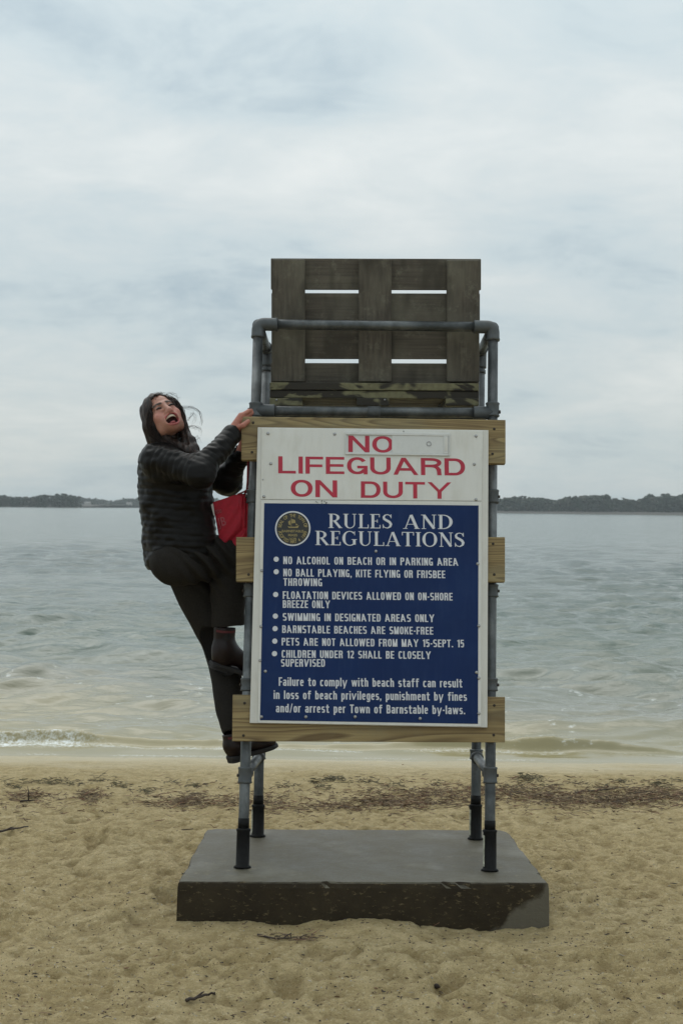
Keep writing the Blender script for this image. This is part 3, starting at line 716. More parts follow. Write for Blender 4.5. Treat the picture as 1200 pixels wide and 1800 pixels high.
def sans(s, xl, yl, xr, yr, hpx, parent, mat, off=.0054, o=.0, emb=0, cs=1, ws=1):
    P, F = text_polys(s, o, cs, ws); P = P/cap_h(); 
    return place_text(P, F, xl, yl, xr, yr, hpx, off, mat, parent, embold=emb)
# sans letters drawn as strokes: wide grotesque capitals and a condensed grotesque
def build_grot(W_, sv, st, ex):
    """W_ = width of a normal capital, sv / st = thickness of upright / level strokes, ex = squareness of the bowls"""
    g = {}
    def box(x0, x1, y0, y1): return [(x0, y0), (x1, y0), (x1, y1), (x0, y1)]
    def sl(xa, ya, xb, yb, h=sv): return [(xa, ya), (xa+h, ya), (xb+h, yb), (xb, yb)]
    def ring(x0, x1, y0, y1, a0, a1, n=None):
        n = n or max(6, int(abs(a1-a0)/12)); cx, cy, rx, ry = (x0+x1)/2, (y0+y1)/2, (x1-x0)/2, (y1-y0)/2; P = []
        for i in range(n+1):
            a = math.radians(a0+(a1-a0)*i/n); c, s_ = math.cos(a), math.sin(a)
            cc = math.copysign(abs(c)**(2/ex), c); ss = math.copysign(abs(s_)**(2/ex), s_)
            P.append(((cx+rx*cc, cy+ry*ss), (cx+(rx-sv)*cc, cy+(ry-st)*ss)))
        return [[P[i][0], P[i+1][0], P[i+1][1], P[i][1]] for i in range(n)]
    w = W_; m = w/2; stem = [box(0, sv, 0, 1)]
    rs_ = [box(w-sv, w, 0, 1)]
    g['I'] = (stem, sv); g['L'] = (stem+[box(sv, w*.86, 0, st)], w*.86)
    g['E'] = (stem+[box(sv, w*.9, 0, st), box(sv, w*.86, .5-st/2, .5+st/2), box(sv, w*.9, 1-st, 1)], w*.9)
    g['F'] = (stem+[box(sv, w*.82, .47-st/2, .47+st/2), box(sv, w*.86, 1-st, 1)], w*.86)
    g['H'] = (stem+rs_+[box(sv, w-sv, .5-st/2, .5+st/2)], w); g['T'] = ([box(m-sv/2, m+sv/2, 0, 1-st), box(0, w, 1-st, 1)], w)
    g['N'] = (stem+rs_+[sl(0, 1, w-sv, 0, sv*1.05)], w); g['O'] = (ring(0, w, 0, 1, 0, 360), w)
    g['C'] = (ring(0, w, 0, 1, 35, 325), w*.98); g['G'] = (ring(0, w, 0, 1, 35, 330)+[box(m, w, .50-st, .50), box(w-sv*.9, w, 0, .50-st*.2)], w)
    g['D'] = (stem+[box(sv, m, 0, st), box(sv, m, 1-st, 1)]+ring(0, w, 0, 1, -90, 90), w)
    g['U'] = ([box(0, sv, .38, 1), box(w-sv, w, .38, 1)]+ring(0, w, 0, .80, 180, 360), w)
    g['J'] = ([box(w*.8-sv, w*.8, .38, 1)]+ring(0, w*.8, 0, .8, 200, 360), w*.8)
    g['A'] = ([sl(0, 0, m-sv/2+.0, 1), sl(w, 0, m-sv/2, 1), box(w*.22, w*.9, .24, .24+st)], w+sv)
    g['V'] = ([sl(0, 1, m-sv/2, 0), sl(w, 1, m-sv/2, 0)], w+sv*.9); g['Y'] = ([box(m, m+sv, 0, .45), sl(0, 1, m, .42), sl(w, 1, m, .42)], w+sv)
    g['K'] = (stem+[sl(sv*.8, .38, w-sv*.8, 1), sl(sv*1.2, .55, w-sv*.8, 0)], w+sv*.2)
    g['M'] = ([box(0, sv, 0, 1), box(w*1.25-sv, w*1.25, 0, 1), sl(0, 1, w*.625-sv/2, 0), sl(w*1.25-sv, 1, w*.625-sv/2, 0)], w*1.25)
    g['W'] = ([sl(0, 1, w*.3, 0), sl(w*.66, 1, w*.3, 0), sl(w*.66, 1, w*1.02, 0), sl(w*1.35, 1, w*1.02, 0)], w*1.35+sv)
    top = [box(sv, m, 1-st, 1), box(sv, m, .46, .46+st)]+ring(0, w, .46, 1, -90, 90)
    g['P'] = (stem+top, w); g['R'] = (stem+top+[sl(w-sv, 0, w-sv*1.12, .38)]+ring(0, w*.97, -.1, .46+st, 0, 95), w+.02)
    g['B'] = (stem+[box(sv, m, 1-st, 1), box(sv, m, .5-st/2, .5+st/2), box(sv, m, 0, st)]+ring(0, w*.95, .5-st/2, 1, -90, 90)+ring(0, w, 0, .5+st/2, -90, 90), w)
    g['S'] = (ring(0, w, .5-st/2, 1, 28, 272)+ring(0, w, 0, .5+st/2, 92, -152), w)
    g['Z'] = ([box(0, w, 0, st), box(0, w, 1-st, 1), sl(0, st*.5, w-sv, 1-st*.5)], w)
    g['1'] = ([box(sv*.7, sv*1.7, 0, 1), box(0, sv*.8, .78, .78+st)], sv*1.7)
    g['2'] = (ring(0, w*.9, .42, 1, 165, -25)+[sl(0, st*.6, w*.9-sv*1.1, .60), box(0, w*.9, 0, st)], w*.9)
    g['5'] = ([box(0, w*.85, 1-st, 1), box(0, sv*.9, .45, 1)]+ring(0, w*.9, 0, .66, 140, -150), w*.9)
    g[','] = ([box(0, sv, 0, sv*1.0), sl(0, -.14, sv*.4, .02, sv*.5)], sv); g['.'] = ([box(0, sv, 0, sv*1.0)], sv); g['-'] = ([box(0, w*.5, .36, .36+st)], w*.5)
    g['/'] = ([sl(0, -.03, w*.5, 1.03, sv*.7)], w*.5+sv*.7)
    # lower case
    x = .74; v = w*.92; n_ = v/2
    cl = ring(0, v, 0, x, 0, 360); lst = [box(0, sv, 0, 1)]; rst = [box(v-sv, v, 0, 1)]
    g['i'] = ([box(0, sv, 0, x), box(0, sv, .86, 1.0)], sv); g['l'] = (lst, sv)
    g['o'] = (cl, v); g['b'] = (lst+cl, v); g['d'] = (rst+cl, v); g['p'] = ([box(0, sv, -.24, x)]+cl, v)
    g['g'] = ([box(v-sv, v, -.05, x)]+cl+ring(0, v, -.25, .25, 200, 350), v)
    g['a'] = ([box(v-sv, v, 0, x*.72)]+ring(0, v, x*.3, x, 0, 160)+ring(0, v, 0, x*.62, 0, 360), v)
    g['c'] = (ring(0, v, 0, x, 40, 320), v*.97); g['e'] = (ring(0, v, 0, x, 0, 322)+[box(sv*.8, v-sv*.3, x*.45, x*.45+st*.9)], v)
    g['n'] = ([box(0, sv, 0, x), box(v-sv, v, 0, x*.62)]+ring(0, v, x*.25, x, 0, 150), v); g['h'] = (lst+[box(v-sv, v, 0, x*.62)]+ring(0, v, x*.25, x, 0, 150), v)
    g['m'] = ([box(0, sv, 0, x), box(v-sv, v, 0, x*.62), box(2*v-2*sv, 2*v-sv, 0, x*.62)]+ring(0, v, x*.25, x, 0, 150)+ring(v-sv, 2*v-sv, x*.25, x, 0, 150), 2*v-sv)
    g['u'] = ([box(0, sv, x*.38, x), box(v-sv, v, 0, x)]+ring(0, v, 0, x*.75, 180, 330), v)
    g['r'] = ([box(0, sv, 0, x)]+ring(0, v, x*.3, x, 60, 150), v*.72)
    g['s'] = (ring(0, v*.95, x*.5-st*.5, x, 28, 272)+ring(0, v*.95, 0, x*.5+st*.5, 92, -152), v*.95)
    g['t'] = ([box(sv*.6, sv*1.6, .10, .95), box(0, sv*2.4, x-st, x), box(sv*.8, sv*2.4, 0, st)], sv*2.4)
    g['f'] = ([box(sv*.6, sv*1.6, 0, .92), box(0, sv*2.4, x-st, x), box(sv*.8, sv*2.5, 1-st, 1)], sv*2.4)
    g['v'] = ([sl(0, x, n_-sv*.4, 0, sv*.9), sl(v, x, n_-sv*.4, 0, sv*.9)], v+sv*.8); g['y'] = ([sl(0, x, n_-sv*.4, 0, sv*.9), sl(v, x, n_*.5, -.25, sv*.9)], v+sv*.8)
    g['w'] = ([sl(0, x, v*.3, 0, sv*.85), sl(v*.64, x, v*.3, 0, sv*.85), sl(v*.64, x, v*1.0, 0, sv*.85), sl(v*1.3, x, v*1.0, 0, sv*.85)], v*1.3+sv*.8)
    return g
WIDE = build_grot(1.02, .215, .155, 2.15); COND = build_grot(.47, .165, .135, 3.0)
def grot(font, s, xl, yl, xr, yr, hpx, parent, mat, off, gap, space):
    V = []; F = []; x = 0; lay = []
    for ch in s:
        if ch == ' ': x += space; continue
        polys, adv = font[ch]
        for j, q in enumerate(polys):
            o = len(V); V += [(x+a, b_) for a, b_ in q]; F.append(tuple(range(o, o+4))); lay += [j % 9]*4
        x += adv+gap
    P = np.array(V); A, B = S(xl, yl, off), S(xr, yr, off); U = B-A; hg = S(xl, yl-hpx, off)-A; x0, x1 = P[:, 0].min(), P[:, 0].max()
    VV = [A+U*((a-x0)/(x1-x0))+hg*b_+NV*(.0003+.00004*l) for (a, b_), l in zip(P, lay)]; FF = []
    for f in F:
        a, b_, c = VV[f[0]], VV[f[1]], VV[f[2]]; FF.append(f if (b_-a).cross(c-a).dot(NV) > 0 else f[::-1])
    return obj('lettering', VV, FF, mat, parent, smooth=False, origin=A)
def red(s, xl, yl, xr, yr, h, off=.0042): return grot(WIDE, s, xl, yl, xr, yr, h, upper, RED, off, .13, .4)
red('NO', 612, 794.5, 691, 796, 29, .0052)
red('LIFEGUARD', 489, 832, 817, 836, 30)
red('ON', 511, 873, 593, 874.5, 30); red('DUTY', 634, 875, 793, 877, 29)
# serif title letters drawn as strokes
def build_serif():
    g = {}
    TH, TN, SH = .155, .055, .04
    def quad(a, b, w0, w1=None):
        w1 = w0 if w1 is None else w1; a = np.array(a, float); b = np.array(b, float); d = (b-a)/np.linalg.norm(b-a); n = np.array([-d[1], d[0]])
        return [a+n*w0/2, b+n*w1/2, b-n*w1/2, a-n*w0/2]
    def box(x0, x1, y0, y1): return [(x0, y0), (x1, y0), (x1, y1), (x0, y1)]
    def stem(x, w=TH, y0=0, y1=1): return [box(x, x+w, y0, y1)]
    def serif(x, w, y, e=.075, h=SH): return [box(x-e, x+w+e, y, y+h)]
    def arc(cx, cy, rx, ry, a0, a1, wf, n=22):
        out = []; pts = []
        for i in range(n+1):
            a = math.radians(a0+(a1-a0)*i/n); w_ = wf(a); c, s = math.cos(a), math.sin(a)
            pts.append(((cx+(rx)*c, cy+(ry)*s), (cx+(rx-w_)*c, cy+(ry-max(TN, w_*.7 if False else TN+(w_-TN)*.45))*s)))
        for i in range(n): out.append([pts[i][0], pts[i+1][0], pts[i+1][1], pts[i][1]])
        return out
    wf = lambda a: TN+(TH+.015-TN)*abs(math.cos(a))**1.5
    B = .02
    g['I'] = (stem(.08)+serif(.08, TH, 0)+serif(.08, TH, 1-SH), .32)
    g['E'] = (stem(.08)+[box(.0, .58, 0, SH+.01), box(.0, .55, 1-SH-.01, 1), box(.2, .42, .49, .49+SH), box(.54, .59, 0, .24), box(.51, .55, .78, 1), box(.39, .43, .40, .62)], .62)
    g['L'] = (stem(.08)+serif(.08, TH, 1-SH)+[box(.0, .58, 0, SH+.01), box(.54, .59, 0, .26)], .61)
    g['T'] = (stem(.26)+serif(.26, TH, 0)+[box(.0, .68, 1-SH-.01, 1), box(0, .045, .76, 1), box(.635, .68, .76, 1)], .70)
    g['D'] = (stem(.08)+[box(0, .3, 0, SH), box(0, .3, 1-SH, 1)]+arc(.28, .5, .50, .5, 90, -90, wf), .82)
    g['R'] = (stem(.08)+serif(.08, TH, 0)+[box(0, .3, 1-SH, 1), box(.2, .32, .47, .47+SH)]+arc(.28, .735, .36, .265, 90, -90, wf)+[quad((.36, .49), (.68, .02), TH*.95), box(.60, .80, 0, SH)], .78)
    g['U'] = (stem(.08, TH, .3, 1)+serif(.08, TH, 1-SH)+stem(.62, TN, .3, 1)+serif(.62, TN, 1-SH, .09)+arc(.3775, .32, .2975, .34, 180, 360, lambda a: TN+(TH-TN)*max(0, -math.cos(a))**1.2), .80)
    g['A'] = ([quad((.10, .01), (.38, .98), TN), quad((.40, .98), (.72, .01), TH*1.02), box(.2, .55, .30, .30+SH), box(-.02, .22, 0, SH), box(.58, .86, 0, SH)], .86)
    g['N'] = (stem(.12, TN)+serif(.12, TN, 0, .09)+[box(0, .2, 1-SH, 1)]+stem(.66, TN)+serif(.66, TN, 1-SH, .09)+[quad((.15, .97), (.685, .03), TH)], .82)
    g['O'] = (arc(.42, .5, .42, .52, 0, 360, wf, 40), .86)
    g['G'] = (arc(.42, .5, .42, .52, 48, 318, wf, 34)+[box(.60, .60+TH, .06, .42), box(.52, .83, .40, .40+SH), box(.68, .715, .72, 1)], .84)
    S1 = [(.50, .80), (.44, .92), (.30, .975), (.16, .93), (.085, .80), (.12, .66), (.28, .55), (.42, .45), (.50, .30), (.46, .13), (.30, .025), (.13, .07), (.05, .21)]
    ws_ = [TN, .05, .05, .08, .12, .15, .165, .165, .15, .12, .06, .05, TN]
    pl = []
    sp = []
    for i in range(len(S1)-1):
        for q in range(3): t = q/3; sp.append((tuple(np.array(S1[i])*(1-t)+np.array(S1[i+1])*t), ws_[i]*(1-t)+ws_[i+1]*t))
    sp.append((S1[-1], ws_[-1]))
    L_, R_ = [], []
    for i, (p, w_) in enumerate(sp):
        a = np.array(sp[max(0, i-1)][0]); b = np.array(sp[min(len(sp)-1, i+1)][0]); d = (b-a)/np.linalg.norm(b-a); n = np.array([-d[1], d[0]])
        L_.append(np.array(p)+n*w_/2); R_.append(np.array(p)-n*w_/2)
    for i in range(len(sp)-1): pl.append([L_[i], L_[i+1], R_[i+1], R_[i]])
    g['S'] = (pl+[box(.49, .53, .72, .99), box(.03, .07, .01, .29)], .60)
    return g
SER = build_serif()
def serif_line(s, xl, yl, xr, yr, h, parent, mat):
    V = []; F = []; x = 0; lay = []
    for ch in s:
        polys, adv = SER[ch]
        for j, q in enumerate(polys):
            o = len(V); V += [(x+a, b_) for a, b_ in q]; F.append(tuple(range(o, o+4))); lay += [j % 7]*4
        x += adv+.07
    P = np.array(V); A, B = S(xl, yl, .0054), S(xr, yr, .0054); U = B-A; hg = S(xl, yl-h, .0054)-A
    x0, x1 = P[:, 0].min(), P[:, 0].max()
    VV = [A+U*((a-x0)/(x1-x0))+hg*b_+NV*(.0004+.00006*l) for (a, b_), l in zip(P, lay)]
    FF = []
    for f in F:   # face the reader
        a, b_, c = VV[f[0]], VV[f[1]], VV[f[2]]
        FF.append(f if (b_-a).cross(c-a).dot(NV) > 0 else f[::-1])
    return obj('lettering', VV, FF, mat, parent, smooth=False, origin=A)
serif_line('RULES', 577, 928, 689, 929, 25, lower, LET); serif_line('AND', 708, 929.5, 795, 930, 25, lower, LET)
serif_line('REGULATIONS', 554, 958, 816, 961.5, 25, lower, LET)
def body(s, xl, yl, xr, yr, h=13.3): return grot(COND, s, xl, yl, xr, yr, h, lower, LET, .0054, .115, .42)
body('NO ALCOHOL ON BEACH OR IN PARKING AREA', 498, 991.5, 805, 994.5)
body('NO BALL PLAYING, KITE FLYING OR FRISBEE', 498, 1013, 782, 1016.4)
body('THROWING', 498, 1029.6, 566, 1030.4)
body('FLOATATION DEVICES ALLOWED ON ON-SHORE', 497, 1052.6, 795, 1055.6)
body('BREEZE ONLY', 497, 1068.4, 580, 1069)
body('SWIMMING IN DESIGNATED AREAS ONLY', 497, 1091, 763, 1093.5)
body('BARNSTABLE BEACHES ARE SMOKE-FREE', 496, 1112.5, 761, 1115.5)
body('PETS ARE NOT ALLOWED FROM MAY 15-SEPT. 15', 495, 1134.5, 815, 1138)
body('CHILDREN UNDER 12 SHALL BE CLOSELY', 495, 1156, 757, 1158.4)
body('SUPERVISED', 494, 1171.8, 571, 1172)
body('Failure to comply with beach staff can result', 490, 1205.5, 812, 1208.5, 15)
body('in loss of beach privileges, punishment by fines', 481, 1228.5, 820, 1232, 15)
body('and/or arrest per Town of Barnstable by-laws.', 485, 1252, 817, 1255.5, 15)
def disc(c, r, h, n=24, rim=.0):
    V = [c+NV*h]; F = []
    for k in range(n): a = 2*math.pi*k/n; V.append(c+(XV*math.cos(a)+UPV*math.sin(a))*r+NV*(h-rim))
    for k in range(n): F.append((0, 1+k, 1+(k+1) % n))
    return V, F
b0 = None
for x, y in ((485.5, 983), (485.5, 1005), (484.5, 1045), (484, 1083), (483.5, 1105), (483, 1127), (482.5, 1149)):
    p = S(x, y, .0056)
    if b0 is None: b0 = obj('bullet', *disc(p, 4.6/455, .0004), LET, lower, origin=p)
    else: inst(b0, 'bullet', p, lower)
# town seal
sc_ = S(514.5, 929, .0056)
seal = obj('seal', *disc(sc_, 31.5/455, .0003, 48), LET, lower, origin=sc_)
obj('seal_disc', *disc(sc_, 29/455, .0006, 48), SEALC, lower, origin=sc_)
def ring_text(s, r, a0, a1, hgt, mat, inward=False):
    V = []; F = []
    for i, ch in enumerate(s):
        if ch == ' ': continue
        P, f = text_polys(ch, .02); P = P/cap_h()*hgt; P[:, 0] -= P[:, 0].mean(); a = math.radians(a0+(a1-a0)*i/(len(s)-1))
        rad = XV*math.cos(a)+UPV*math.sin(a); tan = XV*math.sin(a)-UPV*math.cos(a)
        if inward: rad, tan = -rad, -tan
        o = len(V)
        for u, v in P:
            c = sc_+(-rad if inward else rad)*r; V.append(c+tan*u*.8+rad*v+NV*.0009)
        F += [tuple(j+o for j in q) for q in f]
    return obj('lettering', V, F, mat, lower, smooth=False, origin=sc_)
ring_text('SEAL OF THE TOWN OF', .0455, 172, 8, .0125, GOLD)
ring_text('ADOPTED MAY 4 1889', .0585, 196, 344, .0125, GOLD, True)
for s, dy, wd in (('BARNSTABLE', 935.5, 19), ('MASS', 942.5, 8), ('1639', 949, 6)):
    P, F = text_polys(s, .02); P = P/cap_h(); place_text(P, F, 514.5-wd, dy, 514.5+wd, dy+.3, 4, .0066, GOLD, lower)
def spx(dx, dy): return S(514.5+dx, 929+dy, .0068)
hull = [(-9, -4), (-7, -1), (9, -1), (11, -6), (8, -4.5), (4, -3.2), (-4, -3.2)]
obj('ship_emblem', [spx(*p) for p in hull]+[spx(*p) for p in ((-3, -3), (-2.2, -3), (-2.2, -18), (-3, -18), (-2, -17), (4, -15), (5, -10), (-2, -9), (-4, -15), (-8, -12), (-7, -7), (-4, -6), (5, -9), (9, -7), (6, -5))],
    [(1, 0, 6), (1, 6, 5), (1, 5, 2), (2, 5, 4), (2, 4, 3), (7, 8, 9, 10), (11, 12, 13, 14), (15, 16, 17, 18), (19, 20, 21)], GOLD, lower, smooth=False, origin=sc_)
# screws
s0 = None
for x, y in ((471, 762), (588, 763), (836, 766.5), (476, 815), (833, 816), (464, 873), (836, 878), (709, 758), (462, 843), (460, 1003), (458.5, 1101), (457, 1161), (466.5, 1180), (459.5, 1260), (537.5, 1260), (624, 1260), (738, 1263), (841, 1254), (839, 991), (841, 1100), (841, 1192), (837, 1182), (660.5, 969)):
    p = S(x, y, .0058 if y > 880 else .0044); small = y in (758, 843)
    if s0 is None:
        V, F = tube([p+NV*.0002, p+NV*.0022, p+NV*.0034], [.0062, .0056, .0025], 14); s0 = obj('screw', V, F, SCREW, sb, origin=p)
    else:
        o_ = inst(s0, 'screw', p, sb)
        if small: o_.scale = (.5, .5, .5)
# dark smudges on the joint
for i in range(16):
    x = random.uniform(554, 578); y = random.uniform(880.5, 886); p = S(x, y, .006)
    if i == 0: sm0 = obj('tar_speck', *disc(p, .0022, .0008, 7, .0006), BLACK, sb, origin=p)
    else: q = inst(sm0, 'tar_speck', p, sb); q.scale = (random.uniform(.5, 1.5), 1, random.uniform(.3, .8))

# ------------------------------------------------------------------ implicit surfaces
class Field:
    def __init__(s, lo, hi, h):
        s.lo = np.array(lo, np.float64); s.h = h; s.n = np.ceil((np.array(hi)-s.lo)/h).astype(int)+1
        s.D = np.full(s.n, 1.0, np.float32); s.ax = [(s.lo[i]+h*np.arange(s.n[i])).astype(np.float32) for i in range(3)]
    def reg(s, lo, hi):
        a = np.clip(np.floor((np.array(lo)-s.lo)/s.h).astype(int), 0, s.n); b = np.clip(np.ceil((np.array(hi)-s.lo)/s.h).astype(int)+1, 0, s.n)
        sl = tuple(slice(int(a[i]), int(b[i])) for i in range(3))
        return sl, s.ax[0][sl[0]][:, None, None], s.ax[1][sl[1]][None, :, None], s.ax[2][sl[2]][None, None, :]
    def add(s, prim, k=.01):
        fn, lo, hi = prim; m = k+.02; sl, X, Y, Z = s.reg(np.array(lo)-m, np.array(hi)+m)
        if 0 in s.D[sl].shape: return
        d = fn(X, Y, Z); c = s.D[sl]; hh = np.clip(.5+.5*(c-d)/k, 0, 1); s.D[sl] = c*(1-hh)+d*hh-k*hh*(1-hh)
    def sub(s, prim, k=.005):
        fn, lo, hi = prim; m = k+.02; sl, X, Y, Z = s.reg(np.array(lo)-m, np.array(hi)+m)
        d = -fn(X, Y, Z); c = s.D[sl]; hh = np.clip(.5-.5*(c-d)/k, 0, 1); s.D[sl] = c*(1-hh)+d*hh+k*hh*(1-hh)
    def warp(s, fn):
        X, Y, Z = s.ax[0][:, None, None], s.ax[1][None, :, None], s.ax[2][None, None, :]
        m = np.abs(s.D) < .03; i = np.argwhere(m)
        s.D[m] += fn(s.ax[0][i[:, 0]], s.ax[1][i[:, 1]], s.ax[2][i[:, 2]]).astype(np.float32)
    def mesh(s):
        D = s.D; Sg = D < 0; c = np.zeros(np.array(D.shape)-1, np.uint8)
        for dx in (0, 1):
            for dy in (0, 1):
                for dz in (0, 1): c += Sg[dx:D.shape[0]-1+dx, dy:D.shape[1]-1+dy, dz:D.shape[2]-1+dz]
        act = (c > 0) & (c < 8); idx = -np.ones(act.shape, np.int32); n = int(act.sum()); idx[act] = np.arange(n); ijk = np.argwhere(act)
        pos = np.zeros((n, 3)); cnt = np.zeros((n, 1))
        for ax in range(3):
            o1, o2 = [q for q in range(3) if q != ax]
            for u in (0, 1):
                for v in (0, 1):
                    a = np.zeros(3, int); a[o1] = u; a[o2] = v; b = a.copy(); b[ax] = 1
                    va = D[tuple((ijk+a).T)]; vb = D[tuple((ijk+b).T)]; m = (va < 0) != (vb < 0)
                    t = np.where(m, va/np.where(m, va-vb, 1), 0)
                    pos[m] += (a+t[m][:, None]*(b-a)); cnt[m] += 1
        V = s.lo+s.h*(ijk+pos/np.maximum(cnt, 1)); F = []
        for ax in range(3):
            o1, o2 = [(1, 2), (2, 0), (0, 1)][ax]
            sa = [slice(None)]*3; sb_ = [slice(None)]*3; sa[ax] = slice(0, -1); sb_[ax] = slice(1, None)
            E = Sg[tuple(sa)] != Sg[tuple(sb_)]; q = np.argwhere(E)
            ok = (q[:, o1] > 0) & (q[:, o2] > 0) & (q[:, o1] < D.shape[o1]-1) & (q[:, o2] < D.shape[o2]-1); q = q[ok]
            def cell(d1, d2):
                r = q.copy(); r[:, o1] -= d1; r[:, o2] -= d2; return idx[tuple(r.T)]
            f = np.stack([cell(1, 1), cell(0, 1), cell(0, 0), cell(1, 0)], -1); fl = ~Sg[tuple(q.T)]; f[fl] = f[fl][:, ::-1]; F.append(f)
        F = np.concatenate(F); F = F[(F >= 0).all(1)]; return V.astype(np.float32), F
def A3(v): return np.array(tuple(v), np.float32)
def cap_(a, b, ra, rb, rip=None):
    a, b = A3(a), A3(b); d = b-a; L2 = float(d@d); Ln = math.sqrt(L2)
    def fn(X, Y, Z):
        t = np.clip(((X-a[0])*d[0]+(Y-a[1])*d[1]+(Z-a[2])*d[2])/L2, 0, 1)
        q = np.sqrt((X-a[0]-t*d[0])**2+(Y-a[1]-t*d[1])**2+(Z-a[2]-t*d[2])**2)-(ra+(rb-ra)*t)
        if rip: q = q-rip[1]*(np.abs(np.sin(np.pi*(t*Ln/rip[0]+rip[2]+.35*vn3(X*9, Y*9, Z*9, 3))))**.55-.5)
        return q
    r = max(ra, rb)+.01; return fn, np.minimum(a, b)-r, np.maximum(a, b)+r
def ell(c, r, M=None):
    c = A3(c); r = np.array(r, np.float32); M = np.eye(3, dtype=np.float32) if M is None else np.array(M, np.float32)  # rows: local axes in world
    def fn(X, Y, Z):
        x, y, z = X-c[0], Y-c[1], Z-c[2]; u = [M[i][0]*x+M[i][1]*y+M[i][2]*z for i in range(3)]
        k0 = np.sqrt(sum((u[i]/r[i])**2 for i in range(3))); k1 = np.sqrt(sum((u[i]/r[i]**2)**2 for i in range(3))); return k0*(k0-1)/np.maximum(k1, 1e-6)
    e = float(r.max()); return fn, c-e, c+e
def loft(zs, cx, cy, rf, rs, yaw, rip=None, cap=.02):
    """stack of ellipses by height; rf along facing direction, rs across"""
    o = np.argsort(zs); zs, cx, cy, rf, rs = [np.array(v, float)[o] for v in (zs, cx, cy, rf, rs)]; ca, sa = math.cos(yaw), math.sin(yaw)
    def fn(X, Y, Z):
        z = Z.ravel().astype(float); I = lambda v: np.interp(z, zs, v)[None, None, :].astype(np.float32)
        x = X-I(cx); y = Y-I(cy); f = x*ca+y*sa; s = -x*sa+y*ca; a = I(rf); b = I(rs)
        q = (np.sqrt((f/a)**2+(s/b)**2)-1)*np.minimum(a, b)
        if rip: q = q-rip[1]*(np.abs(np.sin(np.pi*((Z+.05*f)/rip[0]+.45*vn3(X*7, Y*7, Z*7, 3))))**.55-.5)
        dz = np.maximum(zs[0]-Z, Z-zs[-1]); return np.maximum(q, dz)
    e = max(rf.max(), rs.max())+.02
    return fn, (cx.min()-e, cy.min()-e, zs[0]-.02), (cx.max()+e, cy.max()+e, zs[-1]+.02)

# ------------------------------------------------------------------ the woman climbing the chair
YB = 5.80
def P_(px, py, Y=YB): return W(px, py, Y)
SKIN = mat_attr('skin', rough=.5, bump=.05, scale=140, sss=.12, spec=.4)
JACK = simple('black_quilted_nylon', (.006, .0055, .0052), .42, .25, 90, .2, spec=.13)
TROU = simple('charcoal_trousers', (.019, .017, .015), .85, .25, 160, .3, spec=.12)
BOOT = simple('oxblood_leather', (.011, .0050, .0046), .4, .35, 40, .2, spec=.25)
SOLE = simple('dark_rubber_sole', (.009, .008, .008), .7, .2, 60, .2)
ELAS = simple('red_elastic', (.085, .012, .014), .8, .2, 200, .3)
def mat_hair():
    m, t, b = new_mat('dark_brown_hair'); k = NB(t)
    f = k.noise(k.mapped((75, 75, 8), rot=(0, .35, 0)), 1.6, 4, .6)
    t.links.new(k.ramp(f, [(.36, (.007, .004, .003)), (.52, (.022, .013, .010)), (.68, (.062, .036, .027))]), b.inputs['Base Color'])
    b.inputs['Roughness'].default_value = .5; b.inputs['Specular IOR Level'].default_value = .3
    t.links.new(k.bump(f, .6, .004), b.inputs['Normal']); return m
HAIR = mat_hair()
TEETH = simple('teeth', (.62, .56, .44), .3, .05, 60, 0)
TONG = simple('tongue', (.35, .09, .09), .4, .1, 60, 0)
EYEM = simple('eyelashes', (.012, .008, .007), .5, .1, 60, 0)

